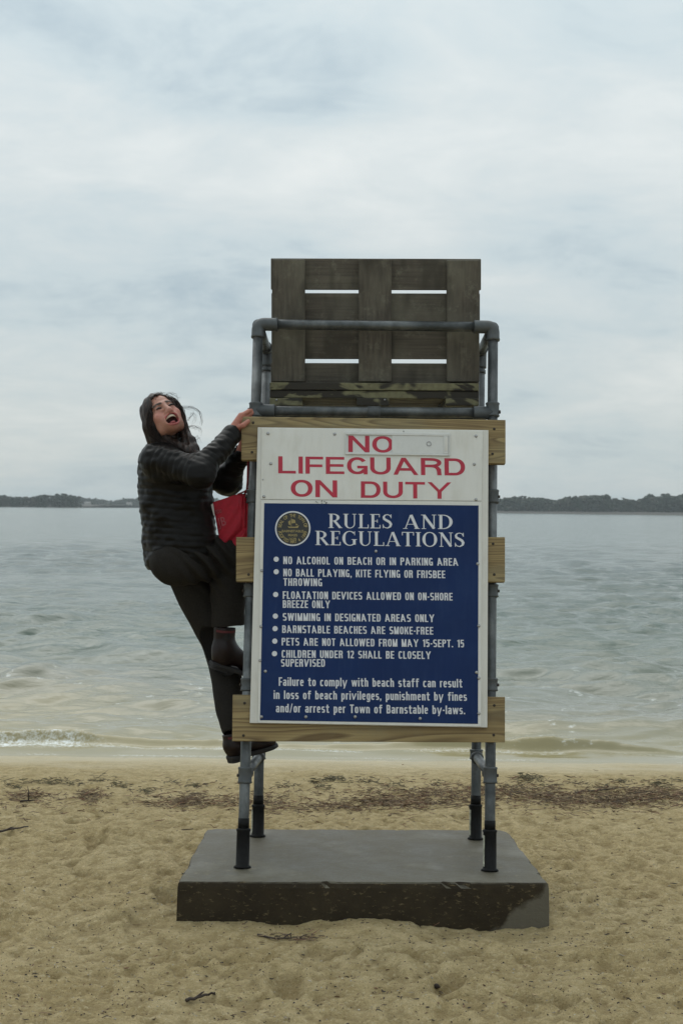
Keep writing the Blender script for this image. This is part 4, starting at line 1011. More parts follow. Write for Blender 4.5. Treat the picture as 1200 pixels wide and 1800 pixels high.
# head frame
Fv = Vector((.30, -.80, .52)).normalized(); Uv = Vector((-.36, 0, .93)); Uv = (Uv-Fv*Uv.dot(Fv)).normalized(); Rv = Uv.cross(Fv).normalized()  # Rv: image-left -> check
if Rv.x < 0: Rv = -Rv
eye_mid = P_(290, 716, 5.69); HS = .91; HO = eye_mid-Fv*.082*HS
HM = np.array([tuple(Rv), tuple(Fv), tuple(Uv)], np.float32)/HS
def Hd(r, f, u): return HO+(Rv*r+Fv*f+Uv*u)*HS
sh_r = P_(280, 808, 5.67); el_r = P_(352, 833, 5.54); wr_r = P_(408, 762, 5.67)
sh_l = P_(300, 812, 5.92); el_l = P_(402, 846, 5.96); wr_l = P_(426, 792, 5.84)
person = None
def build_body():
    lo = (P_(225, 700).x, 5.38, P_(300, 1010).z); hi = (P_(470, 700).x, 6.12, P_(300, 680).z)
    B = Field(lo, hi, .0032)
    # torso core, neck
    yaw = math.radians(12)
    pz = [P_(300, y).z for y in (1000, 940, 880, 830, 795)]
    B.add(loft(pz, [P_(312, 900).x]*5, [5.79]*5, [.10, .09, .095, .10, .07], [.15, .12, .13, .15, .10], yaw), .02)
    B.add(cap_(P_(296, 800, 5.80), Hd(0, -.050, -.045), .050, .042), .015)
    B.add(cap_(P_(290, 805, 5.76), sh_r, .05, .048), .03); B.add(cap_(P_(295, 805, 5.85), sh_l, .05, .048), .03)
    for a, b, c in ((sh_r, el_r, wr_r), (sh_l, el_l, wr_l)):
        B.add(cap_(a, b, .046, .036), .02); B.add(cap_(b, c, .036, .024), .015)
    # head
    B.add(ell(Hd(.005, -.003, .028), (.069, .083, .079), HM), .02)
    B.add(ell(Hd(0, .022, -.036), (.058, .060, .071), HM), .03)
    B.add(ell(Hd(0, .058, -.096), (.024, .022, .017), HM), .02)
    for s in (-1, 1):
        B.add(ell(Hd(s*.040, .062, -.030), (.024, .022, .024), HM), .018)
        B.add(ell(Hd(s*.052, .020, -.078), (.009, .026, .020), HM), .02)
        B.add(ell(Hd(s*.034, .040, -.060), (.020, .030, .034), HM), .03)
        B.add(cap_(Hd(s*.012, .082, .022), Hd(s*.042, .068, .022), .009, .007), .014)
        B.sub(ell(Hd(s*.031, .094, .002), (.017, .015, .011), HM), .012)
        B.add(ell(Hd(s*.031, .074, .001), (.014, .012, .011), HM), .006)
        B.add(cap_(Hd(s*.018, .084, -.012), Hd(s*.044, .074, -.008), .006, .005), .008)  # raised cheek under the eye
        B.add(ell(Hd(s*.0125, .094, -.036), (.0085, .011, .008), HM), .008)
        B.add(ell(Hd(s*.068, -.010, -.012), (.008, .016, .028), HM), .006)
    B.add(cap_(Hd(0, .084, .012), Hd(0, .104, -.030), .0085, .0115), .012)
    for s in (-1, 1): B.sub(ell(Hd(s*.007, .102, -.0425), (.0042, .006, .005), HM), .003)
    B.add(ell(Hd(0, .074, -.066), (.038, .024, .036), HM), .02)      # muzzle
    # lips: open laughing mouth, wide at the top
    N_ = 20; lip = []
    for i in range(N_):
        a = 2*math.pi*i/N_; r = .035*math.cos(a); u = math.sin(a); uu = -.064+(.016 if u > 0 else .031)*u+(-.004*(1-abs(math.cos(a))) if u > 0 else 0)
        lip.append((r, .0985-.55*r*r/.03-(.010 if u < 0 else 0)*abs(u), uu+ .004*abs(math.cos(a))**3))
    B.sub(ell(Hd(0, .092, -.070), (.030, .040, .024), HM), .004)
    for i in range(N_):
        a_, b_ = lip[i], lip[(i+1) % N_]; B.add(cap_(Hd(*a_), Hd(*b_), .0052, .0052), .004)
    B.sub(ell(Hd(0, .090, -.070), (.0300, .036, .0230), HM), .003)
    # hands
    def hand(wr, kn, across, targets, thumb, rf=.0082):
        wr, kn, across = Vector(wr), Vector(kn), Vector(across).normalized()
        for q in (-1.5, -.5, .5, 1.5): B.add(cap_(wr+across*q*.010, kn+across*q*.019, .016, .0125), .012)
        for q, (L_, path) in zip((-1.5, -.5, .5, 1.5), targets):
            p = kn+across*q*.019; r = rf*1.1
            for st in path:
                nx = p+Vector(st)*L_; B.add(cap_(p, nx, r, r*.92), .004); p = nx; r *= .92
        p = Vector(thumb[0])
        for nx in thumb[1:]: B.add(cap_(p, nx, .0105, .0092), .005); p = Vector(nx)
    pc = NL(727)
    kn = P_(430, 737, 5.70)
    path = [Vector((.030, .020, .020)), Vector((.012, .026, .004)), Vector((.016, .010, -.012))]
    hand(wr_r+(kn-wr_r)*.15, kn, (.35, .55, -.35), [(1, path), (1.08, path), (1.0, path), (.82, path)], [P_(418, 752, 5.665), P_(427, 748, 5.655), P_(436, 741, 5.66)])
    kn2 = P_(434, 764, 5.80); path2 = [Vector((.016, -.022, .022)), Vector((.024, -.006, .002)), Vector((.012, .012, -.010))]
    hand(wr_l+(kn2-wr_l)*.15, kn2, (.1, .5, -.85), [(1, path2), (1.05, path2), (1, path2), (.8, path2)], [P_(426, 772, 5.82), P_(434, 768, 5.84), P_(443, 764, 5.83)])
    V, F = B.mesh()
    # colour
    C = np.tile(np.array([.37, .18, .13], np.float32), (len(V), 1))
    Q = (V-A3(HO))@HM.T
    def blob(c, r, col, amt, pw=2):
        d = np.sqrt((((Q-np.array(c))/np.array(r))**2).sum(1)); a = (amt*np.exp(-d**pw))[:, None]; C[:] = C*(1-a)+np.array(col)*a
    for s in (-1, 1):
        blob((s*.042, .07, -.032), (.022, .03, .022), (.46, .17, .135), .7)
        blob((s*.031, .08, .002), (.017, .03, .010), (.17, .075, .055), .75, 4)  # eye sockets: shading painted into the skin colour
    blob((0, .10, -.036), (.014, .03, .012), (.43, .17, .14), .6)
    dl = np.full(len(V), 9.0)
    for i in range(N_):
        a_, b_ = np.array(lip[i]), np.array(lip[(i+1) % N_]); d = b_-a_; t = np.clip(((Q-a_)@d)/(d@d), 0, 1); dl = np.minimum(dl, np.linalg.norm(Q-a_-t[:, None]*d, axis=1))
    a = np.clip((.0085-dl)/.0025, 0, 1)[:, None]; C = C*(1-a)+np.array([.36, .085, .085])*a
    mo = ((Q[:, 0]/.029)**2+((Q[:, 1]-.088)/.040)**2+((Q[:, 2]+.070)/.0245)**2 < 1) & (dl > .006); C[mo] = (.05, .012, .012)
    hd = np.linalg.norm(Q-np.array([0, .0, -.02]), axis=1) > .19
    C[hd] = C[hd]*np.array([1.05, .86, .86])
    for s in (-1, 1):   # eyebrows
        a_ = np.array([s*.014, .09, .0205]); b_ = np.array([s*.030, .088, .0265]); c_ = np.array([s*.046, .070, .0215])
        for p, q in ((a_, b_), (b_, c_)):
            d = q-p; t = np.clip(((Q-p)@d)/(d@d), 0, 1); dd = np.linalg.norm((Q-p-t[:, None]*d)*np.array([1, .35, 1]), axis=1)
            a = np.clip((.0068-dd)/.0022, 0, .95)[:, None]; C = C*(1-a)+np.array([.03, .018, .013])*a
    return V, F, C
V, F, C = build_body()
foot0 = G(410, 1345, ZT)
person = obj('person', V, F, SKIN, origin=P_(405, 1330, 5.80), attrs={'Col': C})
tag(person, 'laughing woman in black jacket and brown boots climbing the left side of the lifeguard chair', 'person')
# eyes (shut with laughter), teeth, tongue
for s in (-1, 1):
    pts = [Hd(s*.031+dx, .0885-abs(dx)*.28, -.001+.0035*math.cos(dx/.014*1.5)) for dx in np.linspace(-.013, .013, 9)]
    obj('eyelash_line', *tube(pts, [.0012, .0024, .0031, .0034, .0035, .0034, .0031, .0024, .0012], 8), EYEM, person)
def arch(u, fw, wid, hh, mat, name):
    V, F = [], []
    n = 12
    for i in range(n+1):
        a = -1+2*i/n; r = wid*a; f = fw-.016*a*a
        for (df, du) in ((0, hh/2), (.0015, 0), (0, -hh/2), (-.004, -hh/2), (-.004, hh/2)): V.append(Hd(r, f+df, u+du-.0015*a*a))
    for i in range(n):
        for j in range(5): k = (j+1) % 5; F.append((i*5+j, i*5+k, (i+1)*5+k, (i+1)*5+j))
    obj(name, V, F, mat, person)
arch(-.0525, .0940, .0255, .0115, TEETH, 'upper_teeth'); arch(-.0905, .080, .016, .005, TEETH, 'lower_teeth')
T_ = Field(np.array(tuple(Hd(0, .07, -.075)))-.04, np.array(tuple(Hd(0, .07, -.075)))+.04, .0025); T_.add(ell(Hd(0, .066, -.079), (.016, .020, .008), HM), .003)
V, F = T_.mesh(); obj('tongue', V, F, TONG, person)

# jacket
def build_jacket():
    lo = (P_(215, 700).x, 5.34, P_(300, 1010).z); hi = (P_(450, 700).x, 6.16, P_(300, 740).z)
    J = Field(lo, hi, .0042); yaw = math.radians(12)
    rows_ = [(1000, 262, 372, .16), (985, 255, 380, .180), (960, 252, 381, .178), (930, 249, 379, .172), (900, 246, 376, .165), (870, 244, 374, .172), (840, 243, 370, .182), (815, 243, 362, .182), (798, 248, 350, .165), (784, 262, 334, .125), (775, 280, 322, .08)]
    zs = [P_(300, y).z for y, *_ in rows_]; cx = [(P_(a, y).x+P_(b, y).x)/2 for y, a, b, _ in rows_]; rf = [(P_(b, y).x-P_(a, y).x)/2 for y, a, b, _ in rows_]
    rs_ = [r for *_, r in rows_]
    J.add(loft(zs, cx, [5.80]*len(zs), rf, rs_, yaw, (.025, .0038)), .012)
    # hem rises to the front where the thigh lifts
    hemc = cap_(P_(348, 1012, 5.8), P_(440, 985, 5.8), .085, .1); J.sub(hemc, .02)
    up = .5
    for sh, el, wr, ks in ((sh_r, el_r, wr_r, .02), (sh_l, el_l, wr_l, .012)):
        J.add(cap_(sh, el, .072, .052, (.027, .0036, .2)), .035)
        e2 = wr-(wr-el).normalized()*.006
        J.add(cap_(el, e2, .052, .037, (.025, .0036, .4)), .035)
        J.add(cap_(e2-(wr-el).normalized()*.012, e2, .036, .034), .008)
        J.sub(cap_(wr-(wr-el).normalized()*.004, wr+(wr-el).normalized()*.08, .029, .031), .003)
    # collar
    J.add(cap_(P_(292, 790, 5.79), P_(300, 768, 5.76), .078, .066, (.03, .006, 0)), .03)
    J.sub(cap_(P_(298, 785, 5.77), P_(303, 750, 5.74), .050, .064), .012)
    J.warp(lambda x, y, z: .014*vn3(x*14, y*14, z*20, 5)+.008*vn3(x*34, y*34, z*60, 6))
    return J.mesh()
V, F = build_jacket(); jk = obj('jacket', V, F, JACK, person)

# trousers
hip_r = P_(307, 988, 5.70); kn_r = P_(399, 977, 5.81); an_r = P_(402, 1093, 5.82)
hip_l = P_(330, 1000, 5.90); kn_l = P_(389, 1150, 5.92); an_l = P_(414, 1284, 5.80)
def build_trousers():
    lo = (P_(230, 700).x, 5.45, P_(300, 1310).z); hi = (P_(460, 700).x, 6.2, P_(300, 925).z)
    T = Field(lo, hi, .0048)
    T.add(ell(P_(314, 975, 5.80), (.108, .155, .118)), .03)
    T.add(cap_(hip_r, kn_r, .101, .084), .02)
    T.add(cap_(kn_r, an_r, .082, .064), .008); T.add(cap_(an_r, an_r+Vector((0, 0, -.035)), .064, .066), .01)
    T.add(cap_(hip_l, kn_l, .095, .064), .012); T.add(cap_(kn_l, an_l, .066, .056), .02)
    # cuffs open
    T.sub(cap_(an_r+Vector((0, 0, -.012)), an_r+Vector((.0, 0, -.16)), .046, .052), .006)
    dl = (an_l-kn_l).normalized(); T.sub(cap_(an_l+dl*.012, an_l+dl*.15, .043, .05), .006)
    for c, r, z in ((an_r, .12, .026),):
        pass
    # flat cut at cuffs
    def cut(c, d):
        c, d = A3(c), A3(d)
        def fn(X, Y, Z): return -((X-c[0])*d[0]+(Y-c[1])*d[1]+(Z-c[2])*d[2])+0*X
        return fn
    for c, d, rr in ((an_r+Vector((0, 0, -.018)), Vector((.06, 0, -1)).normalized(), .13), (an_l+dl*.006, dl, .13)):
        b_ = c+d*.07; fn = cut(c, d); T.sub((lambda X, Y, Z, fn=fn, b=A3(b_), rr=rr: np.maximum(fn(X, Y, Z), np.sqrt((X-b[0])**2+(Y-b[1])**2+(Z-b[2])**2)-rr), A3(b_)-rr, A3(b_)+rr), .002)
    kr, al = A3(kn_r), A3(hip_r)
    def wr(x, y, z):
        d = .014*vn3(x*10, y*10, z*7, 8)+.007*np.sin((z*1.0+x*.35)*120+5*vn3(x*8, y*8, z*8, 6))*np.clip((z-(kr[2]-.02))/.08, 0, 1)*np.clip((A3(kn_r)[0]+.02-x)/.2, 0, 1)*.5+.005*vn3(x*30, y*30, z*16, 9)
        k = np.exp(-(((x-kr[0]+.05)/.09)**2+((z-kr[2]+.02)/.10)**2)); d = d+.016*k*np.sin((x*1.0+z*.9)*105+3*vn3(x*12, y*12, z*12, 2))
        return d
    T.warp(wr); return T.mesh()
V, F = build_trousers(); obj('trousers', V, F, TROU, person)

# boots
def boot(ankle_top, ankle, heel, toe, wdir, label=None):
    """heel/toe: points on the sole underside; ankle_top: top of shaft"""
    heel, toe, at, ak = Vector(heel), Vector(toe), Vector(ankle_top), Vector(ankle); ax = (toe-heel); Ln = ax.length; ax.normalize()
    wd = Vector(wdir); wd = (wd-ax*wd.dot(ax)).normalized(); up = wd.cross(ax); up = up if up.z > 0 else -up
    mn = np.minimum.reduce([A3(heel), A3(toe), A3(at)])-.09; mxx = np.maximum.reduce([A3(heel), A3(toe), A3(at)])+.09
    Bf = Field(mn, mxx, .004); M = np.array([tuple(ax), tuple(wd), tuple(up)], np.float32)
    st = .026
    Bf.add(cap_(at, ak, .045, .042), .01)
    Bf.add(ell(heel+ax*.042+up*(st+.030), (.042, .036, .042), M), .02)
    Bf.add(cap_(ak, heel+ax*.045+up*(st+.03), .044, .036), .02)
    Bf.add(cap_(ak+ax*.01, heel+ax*(Ln*.62)+up*(st+.022), .040, .030), .03)
    Bf.add(ell(heel+ax*(Ln-.062)+up*(st+.016), (.060, .044, .030), M), .025)
    # cut flat at the sole
    h0 = A3(heel+up*(st-.002)); u_ = A3(up)
    def pl(X, Y, Z): return ((X-h0[0])*u_[0]+(Y-h0[1])*u_[1]+(Z-h0[2])*u_[2])
    Bf.sub((pl, mn+.03, mxx-.03), .002)
    ca, ct = A3(at), A3((at-ak).normalized())
    Bf.sub((lambda X, Y, Z: -((X-ca[0])*ct[0]+(Y-ca[1])*ct[1]+(Z-ca[2])*ct[2])+0*X, A3(at)-.06, A3(at)+.06), .002)
    Bf.warp(lambda x, y, z: .004*vn3(x*30, y*30, z*30, 12))
    V, F = Bf.mesh(); bo = obj('boot', V, F, BOOT, person)
    if label: bo['label'] = label
    # sole: outline extruded, with a heel block
    def outl(s, grow=0):
        t = s; w_ = .034+.013*math.sin(math.pi*min(1, max(0, (t-.30)/.62)))-.004*math.sin(math.pi*t*1.6)
        if t < .12: w_ *= math.sqrt(max(0, 1-((.12-t)/.12)**2))
        if t > .80: w_ *= math.sqrt(max(0, 1-((t-.80)/.20)**2))
        return w_+grow
    ts = np.linspace(0, 1, 26); V = []; F = []
    loop = [(t*Ln, outl(t)) for t in ts]+[(t*Ln, -outl(t)) for t in ts[::-1][1:-1]]
    for hh, g in ((st+.002, .0), (st-.003, .003), (.013, .003), (.011, 0)):
        for a, b in loop: V.append(heel+ax*((a-Ln/2)*(1+g/.14)+Ln/2)+wd*(b+(g if b > 0 else -g))+up*hh)
    n = len(loop)
    for l in range(3):
        for i in range(n): j = (i+1) % n; F.append((l*n+i, l*n+j, (l+1)*n+j, (l+1)*n+i))
    F += [tuple(range(n)), tuple(3*n+i for i in range(n))[::-1]]
    obj('sole', V, F, SOLE, bo, smooth=False)
    V = []; F = []; loop = [(t*Ln, outl(t)) for t in np.linspace(0, .27, 10)]+[(t*Ln, -outl(t)) for t in np.linspace(.27, 0, 10)[:-1]]; n = len(loop)
    for hh in (.013, 0):
        for a, b in loop: V.append(heel+ax*a+wd*b+up*hh)
    for i in range(n): j = (i+1) % n; F.append((i, j, n+j, n+i))
    F += [tuple(range(n)), tuple(n+i for i in range(n))[::-1]]; obj('boot_heel', V, F, SOLE, bo, smooth=False)
    # elastic side panel, near side
    nr = wd if wd.y < 0 else -wd; sh_ax = (at-ak).normalized(); cr_ = sh_ax.cross(nr).normalized()
    V = []; F = []; m = 6
    for i in range(m+1):
        v = i/m; c = ak+(at-ak)*(v*1.0)-sh_ax*.010; hw = .010+.010*v
        for q in (-1, -.5, 0, .5, 1): V.append(c+cr_*hw*q+nr*(.0452-.006*q*q*(hw/.02)))
    for i in range(m):
        for j in range(4): a = i*5+j; F.append((a, a+1, a+6, a+5))
    obj('elastic_panel', V, F, simple('black_elastic', (.012, .010, .010), .9, .2, 200, .3), bo)
    V = []
    for q in range(9):
        a = -1+2*q/8; c = at-sh_ax*.006; V += [c+(nr*math.cos(a)+cr_*math.sin(a))*.0470, c-sh_ax*.009+(nr*math.cos(a)+cr_*math.sin(a))*.0470]
    obj('pull_band', V, [(2*i, 2*i+1, 2*i+3, 2*i+2) for i in range(8)], ELAS, bo)
    return bo
boot(P_(395, 1103, 5.80), P_(393, 1140, 5.80), P_(366, 1172, 5.78), P_(478, 1206, 5.86), (0, -1, 0))
boot(P_(409, 1288, 5.79), P_(414, 1310, 5.79), P_(402, 1342, 5.77), P_(487, 1316, 5.90), (.4, -1, 0))

# hair
def build_hair():
    lo = (P_(225, 700).x, 5.55, P_(300, 825).z); hi = (P_(380, 700).x, 5.98, P_(300, 680).z)
    K = Field(lo, hi, .0035)
    K.add(ell(Hd(.001, -.006, .029), (.080, .093, .090), HM), .01)
    K.add(ell(Hd(-.004, -.020, -.030), (.076, .070, .080), HM), .03)
    Lc = [(274, 710, 5.73, .030), (268, 730, 5.73, .034), (270, 752, 5.72, .038), (277, 770, 5.72, .040), (290, 784, 5.72, .040), (312, 790, 5.70, .030), (332, 795, 5.67, .022), (346, 799, 5.66, .012)]
    def chain(pts, k):
        for a, b in zip(pts[:-1], pts[1:]): K.add(cap_(P_(*a[:3]), P_(*b[:3]), a[3], b[3]), k)
    chain(Lc, .02)
    chain([(306, 706, 5.75, .010), (316, 718, 5.745, .009), (321, 732, 5.745, .010), (324, 748, 5.745, .013), (325, 762, 5.75, .022), (333, 776, 5.72, .026), (342, 789, 5.69, .020), (350, 799, 5.67, .008)], .012)
    chain([(285, 776, 5.80, .055), (318, 778, 5.78, .035), (334, 790, 5.75, .022)], .02)
    # open the face
    hoc, RV_, FV_, UV_ = A3(HO), A3(Rv), A3(Fv), A3(Uv)
    def opening(X, Y, Z):
        x, y, z = (X-hoc[0])/HS, (Y-hoc[1])/HS, (Z-hoc[2])/HS
        r_ = x*RV_[0]+y*RV_[1]+z*RV_[2]; f_ = x*FV_[0]+y*FV_[1]+z*FV_[2]; u_ = x*UV_[0]+y*UV_[1]+z*UV_[2]
        wv = .004*np.sin(r_*260)+.003*np.sin(u_*150+1)
        q = (np.sqrt(((r_-.004)/.0585)**2+((u_+.022)/.098)**2)-1)*.058+wv
        return np.maximum(q, (.030-.25*np.abs(r_)-f_))
    K.sub((opening, A3(HO)-.14, A3(HO)+.14), .006)
    def wr(x, y, z):
        a = x*.94+z*.34; return .0022*np.sin(a*230+7*vn3(x*12, y*12, z*5, 1))+.007*vn3(x*26, y*26, z*7, 4)
    K.warp(wr); return K.mesh()
V, F = build_hair(); hair = obj('hair', V, F, HAIR, person)
def strand_bundle(guides, cnt, spread, rad, seed, curl=.004):
    r = np.random.RandomState(seed); Vs, Fs, n = [], [], 0
    for g in guides:
        g = [Vector(p) for p in g]
        for s in range(cnt):
            off = Vector(r.randn(3)*spread); ph = r.rand(3)*6.28; fr = r.uniform(1, 3); pts = []
            m = 14; t0, t1 = r.uniform(0, .15), r.uniform(.75, 1)
            for i in range(m):
                t = (t0+(t1-t0)*i/(m-1))*(len(g)-1); k = min(int(t), len(g)-2); f = t-k
                p0, p1, p2, p3 = g[max(0, k-1)], g[k], g[k+1], g[min(len(g)-1, k+2)]
                p = .5*((2*p1)+(p2-p0)*f+(2*p0-5*p1+4*p2-p3)*f*f+(3*p1-p0-3*p2+p3)*f**3)
                w_ = Vector([math.sin(fr*6.28*i/m+ph[q]) for q in range(3)])*curl
                pts.append(p+off*(1-.2*i/m)+w_)
            v, f_ = tube(pts, [rad*(1-.6*i/(m-1)) for i in range(m)], 3, False); Vs += [tuple(q) for q in v]; Fs += [tuple(a+n for a in q) for q in f_]; n = len(Vs)
    return Vs, Fs
g1 = [P_(286, 697, 5.765), P_(270, 706, 5.735), P_(264, 726, 5.695), P_(263, 750, 5.68), P_(272, 770, 5.68), P_(300, 786, 5.67), P_(334, 797, 5.645)]
g2 = [P_(280, 698, 5.76), P_(266, 714, 5.72), P_(266, 735, 5.695), P_(274, 758, 5.68), P_(290, 776, 5.68), P_(316, 788, 5.665), P_(342, 800, 5.64)]
g3 = [P_(292, 698, 5.76), P_(308, 705, 5.745), P_(320, 722, 5.735), P_(324, 745, 5.74), P_(327, 764, 5.725), P_(338, 782, 5.70), P_(350, 800, 5.66)]
g4 = [P_(280, 770, 5.74), P_(305, 772, 5.72), P_(326, 778, 5.71), P_(342, 788, 5.69)]
v1 = strand_bundle([g1, g2], 150, .0060, .0011, 5, .004); v2 = strand_bundle([g3, g4, g4], 45, .0025, .0011, 6, .005)
obj('hair_strands', *join(v1, v2), HAIR, hair)['kind'] = 'stuff'
fly = [[P_(316, 715, 5.70), P_(335, 717, 5.69), P_(350, 724, 5.68), P_(355, 738, 5.68), P_(352, 750, 5.68)],
       [P_(322, 752, 5.70), P_(338, 750, 5.69), P_(350, 753, 5.68), P_(355, 762, 5.68)],
       [P_(300, 700, 5.71), P_(285, 691, 5.71), P_(270, 694, 5.71), P_(258, 706, 5.71)],
       [P_(290, 694, 5.71), P_(302, 692, 5.7), P_(312, 699, 5.7), P_(318, 706, 5.7)],
       [P_(322, 740, 5.7), P_(332, 735, 5.7), P_(340, 726, 5.69), P_(344, 736, 5.69), P_(338, 748, 5.69)],
       [P_(326, 765, 5.7), P_(336, 772, 5.7), P_(348, 768, 5.69), P_(352, 776, 5.69)]]
obj('flyaway_hair', *join(strand_bundle(fly, 5, .0035, .00055, 9, .005), strand_bundle(fly[:2], 2, .001, .0009, 10, .003)), HAIR, hair)['kind'] = 'stuff'

# ------------------------------------------------------------------ red bag hanging from the side rail
REDC = simple('crimson_cloth', (.40, .010, .028), .75, .12, 60, .25)
REDD = simple('crimson_strap', (.16, .010, .018), .8, .1, 60, .2); PALE = simple('white_binding', (.55, .52, .50), .7, .1, 60, .1); PINK = simple('pink_print', (.40, .09, .11), .7, .1, 60, .1)
def bag():
    top = [(374, 883), (392, 877), (412, 870), (425, 867.5), (434, 869), (452, 872)]; bot = [(388, 962), (398, 962), (410, 962), (424, 960), (436, 957), (456, 952)]
    n, m = 60, 44; V = []; F = []
    tx = np.linspace(0, 1, len(top)); 
    for side in (0, 1):
        for i in range(m+1):
            v = i/m
            for j in range(n+1):
                u = j/n; x0 = np.interp(u, tx, [p[0] for p in top]); y0 = np.interp(u, tx, [p[1] for p in top]); x1 = np.interp(u, tx, [p[0] for p in bot]); y1 = np.interp(u, tx, [p[1] for p in bot])
                x = x0+(x1-x0)*v; y = y0+(y1-y0)*v
                puff = .020*math.sin(math.pi*u)**.6*math.sin(math.pi*min(1, v*.8+.1))
                fold = .010*math.exp(-((u-.82+.05*v)/.20)**2)*math.sin(60*(u-.8)*(1-.4*v))*math.exp(-v*1.6)
                diag = .012*math.exp(-((x-(440-38*(y-920)/34.))/5.5)**2)*(1 if y > 905 else max(0, (y-890)/15))
                Y = 5.76-(puff+fold-diag if side == 0 else -puff) - .003*math.sin(x*.3+y*.2)
                V.append(W(x, y, Y))
    o = (m+1)*(n+1)
    for s in (0, 1):
        for i in range(m):
            for j in range(n): a = s*o+i*(n+1)+j; F.append((a, a+1, a+n+2, a+n+1))
    for i in range(m):
        for j in (0, n): a = i*(n+1)+j; F.append((a, a+n+1, a+n+1+o, a+o))
    for j in range(n): F.append((j, j+1, j+1+o, j+o)); a = m*(n+1)+j; F.append((a, a+1, a+1+o, a+o))
    return V, F
Vb, Fb = bag(); bg_ = obj('cloth_bag', Vb, Fb, REDC, origin=W(432, 868, 5.76))
tag(bg_, 'crimson cloth bag hanging from the chair frame beside the woman', 'bag')
obj('strap', *tube([W(430, 869, 5.755), W(434, 862, 5.72), W(435.5, 845, 5.70), W(436, 820, 5.70), NL(722)+Vector((-.02, .0, -.03))], .0045, 8), REDD, bg_)
obj('strap', *tube([W(418, 869, 5.765), W(430, 864, 5.73), W(438, 858, 5.71)], .0035, 8), REDD, bg_)
obj('binding', *slab_box([W(371, 887, 5.742), W(374.5, 885, 5.742), W(377.5, 906, 5.735), W(375.5, 906, 5.735)], (0, .01, 0)), PALE, bg_, smooth=False)
def bag_text(s, cx, cy, h, wd, rot, mat):
    P, F = text_polys(s, .01); P = P/cap_h(); P[:, 0] -= (P[:, 0].min()+P[:, 0].max())/2; P[:, 0] *= wd/(np.ptp(P[:, 0])); ca, sa = math.cos(rot), math.sin(rot)
    V = []
    for u, v in P:
        v = v*h-h/2; V.append(W(cx+u*ca-v*sa, cy-(u*sa+v*ca), 5.733))
    # drape onto the bag: slide each point along its own view depth is avoided, letters follow the cloth at a fixed small gap
    return V, F
VB = np.array([tuple(v) for v in Vb])[:45*61]
def drape(V):
    out = []
    for v in V:
        d = (VB[:, 0]-v.x)**2+(VB[:, 2]-v.z)**2; k = np.argsort(d)[:4]; out.append((v.x, float(VB[k, 1].mean())-.003, v.z))
    return out
for args in (('800', 383.5, 899, 7, 11, math.radians(12)), ('JB', 389, 917, 15, 15, math.radians(14))):
    V, F = bag_text(*args, PINK); obj('lettering', drape(V), F, PINK, bg_, smooth=False)

# ------------------------------------------------------------------ beach litter
DEB = mat_attr('dry_seaweed', rough=.85, bump=.3, scale=80)
def litter(name, label, n, place, lr, rr, cols, seed, lift=.006, kind='stuff', bendy=.5):
    r = np.random.RandomState(seed); Vs, Fs, Cs = [], [], []; k = 0
    xy = np.array([place(r) for _ in range(n)]); zz = sand_fn(xy[:, 0].copy(), xy[:, 1].copy())
    for (x, y), z in zip(xy, zz):
        L_ = r.uniform(*lr)*(1 if r.rand() < .9 else 1.7); th = r.uniform(0, math.pi) if r.rand() < .4 else r.normal(0, .5); rad = r.uniform(*rr); m = 4; p = Vector((x, y, z+rad*.4+abs(r.randn())*lift)); pts = [p]
        for i in range(m-1):
            th += r.randn()*bendy; p = p+Vector((math.cos(th), math.sin(th), r.randn()*.22))*L_/m; pts.append(p)
        v, f = tube(pts, [rad*.5, rad, rad, rad*.35], 3, False)
        Vs += [tuple(q) for q in v]; Fs += [tuple(a+k for a in q) for q in f]; k = len(Vs); c = np.array(cols[r.randint(len(cols))])*r.uniform(.6, 1.3); Cs += [c]*len(v)
    o = obj(name, Vs, Fs, DEB, attrs={'Col': np.array(Cs, np.float32)}, smooth=False); tag(o, label, kind=kind); return o
BR = [(.15, .09, .045), (.20, .14, .075), (.09, .06, .035), (.28, .21, .115), (.13, .065, .035), (.10, .07, .04)]
def wrack(r):
    while True:
        px = r.uniform(-60, 1280); q = r.rand()
        c = 1414-.012*(px-600)+4*math.sin(px*.013)+(-5 if px > 600 else 3); s = 8 if r.rand() < .6 else 20
        dens = .20 if px < 90 else (.10 if px < 260 else (.28 if px < 400 else (.5 if px < 640 else 1.0)))
        if 250 < px < 340: dens = .35
        if r.rand() > dens: continue
        g = G(px, c+r.randn()*s, -.03); return g.x, g.y
litter('wrack_line', 'brown line of washed up seaweed and straw across the sand behind the slab', 4000, wrack, (.02, .09), (.0011, .0030), BR, 31, .010)
def clump(cx, cy, sx, sy, n, seed, label, cols=BR, lr=(.02, .09), rr=(.001, .003), lift=.012):
    litter('seaweed_clump', label, n, lambda r: (lambda g: (g.x, g.y))(G(cx+r.randn()*sx, cy+r.randn()*sy, -.02 if cy < 1440 else 0)), lr, rr, cols, seed, lift)
GRN = [(.09, .08, .035), (.12, .10, .05), (.07, .055, .03)]
clump(45, 1404, 20, 4, 150, 41, 'small brown seaweed clump at the far left of the sand')
clump(155, 1410, 14, 6, 160, 42, 'reddish brown weed clump standing up left of the chair')
clump(330, 1415, 26, 6, 260, 43, 'scattered brown straw just left of the rear post')
clump(690, 1418, 60, 7, 500, 44, 'dense brown seaweed heap under the sign board'); clump(1010, 1412, 70, 7, 480, 45, 'reddish brown seaweed heap right of the posts')
clump(1125, 1402, 40, 7, 380, 46, 'darker seaweed heap near the right edge')
clump(575, 1368, 18, 2.5, 90, 47, 'thin olive weed strip near the water behind the chair', GRN); clump(925, 1360, 12, 3, 90, 48, 'small olive weed tuft near the water right of the chair', GRN)
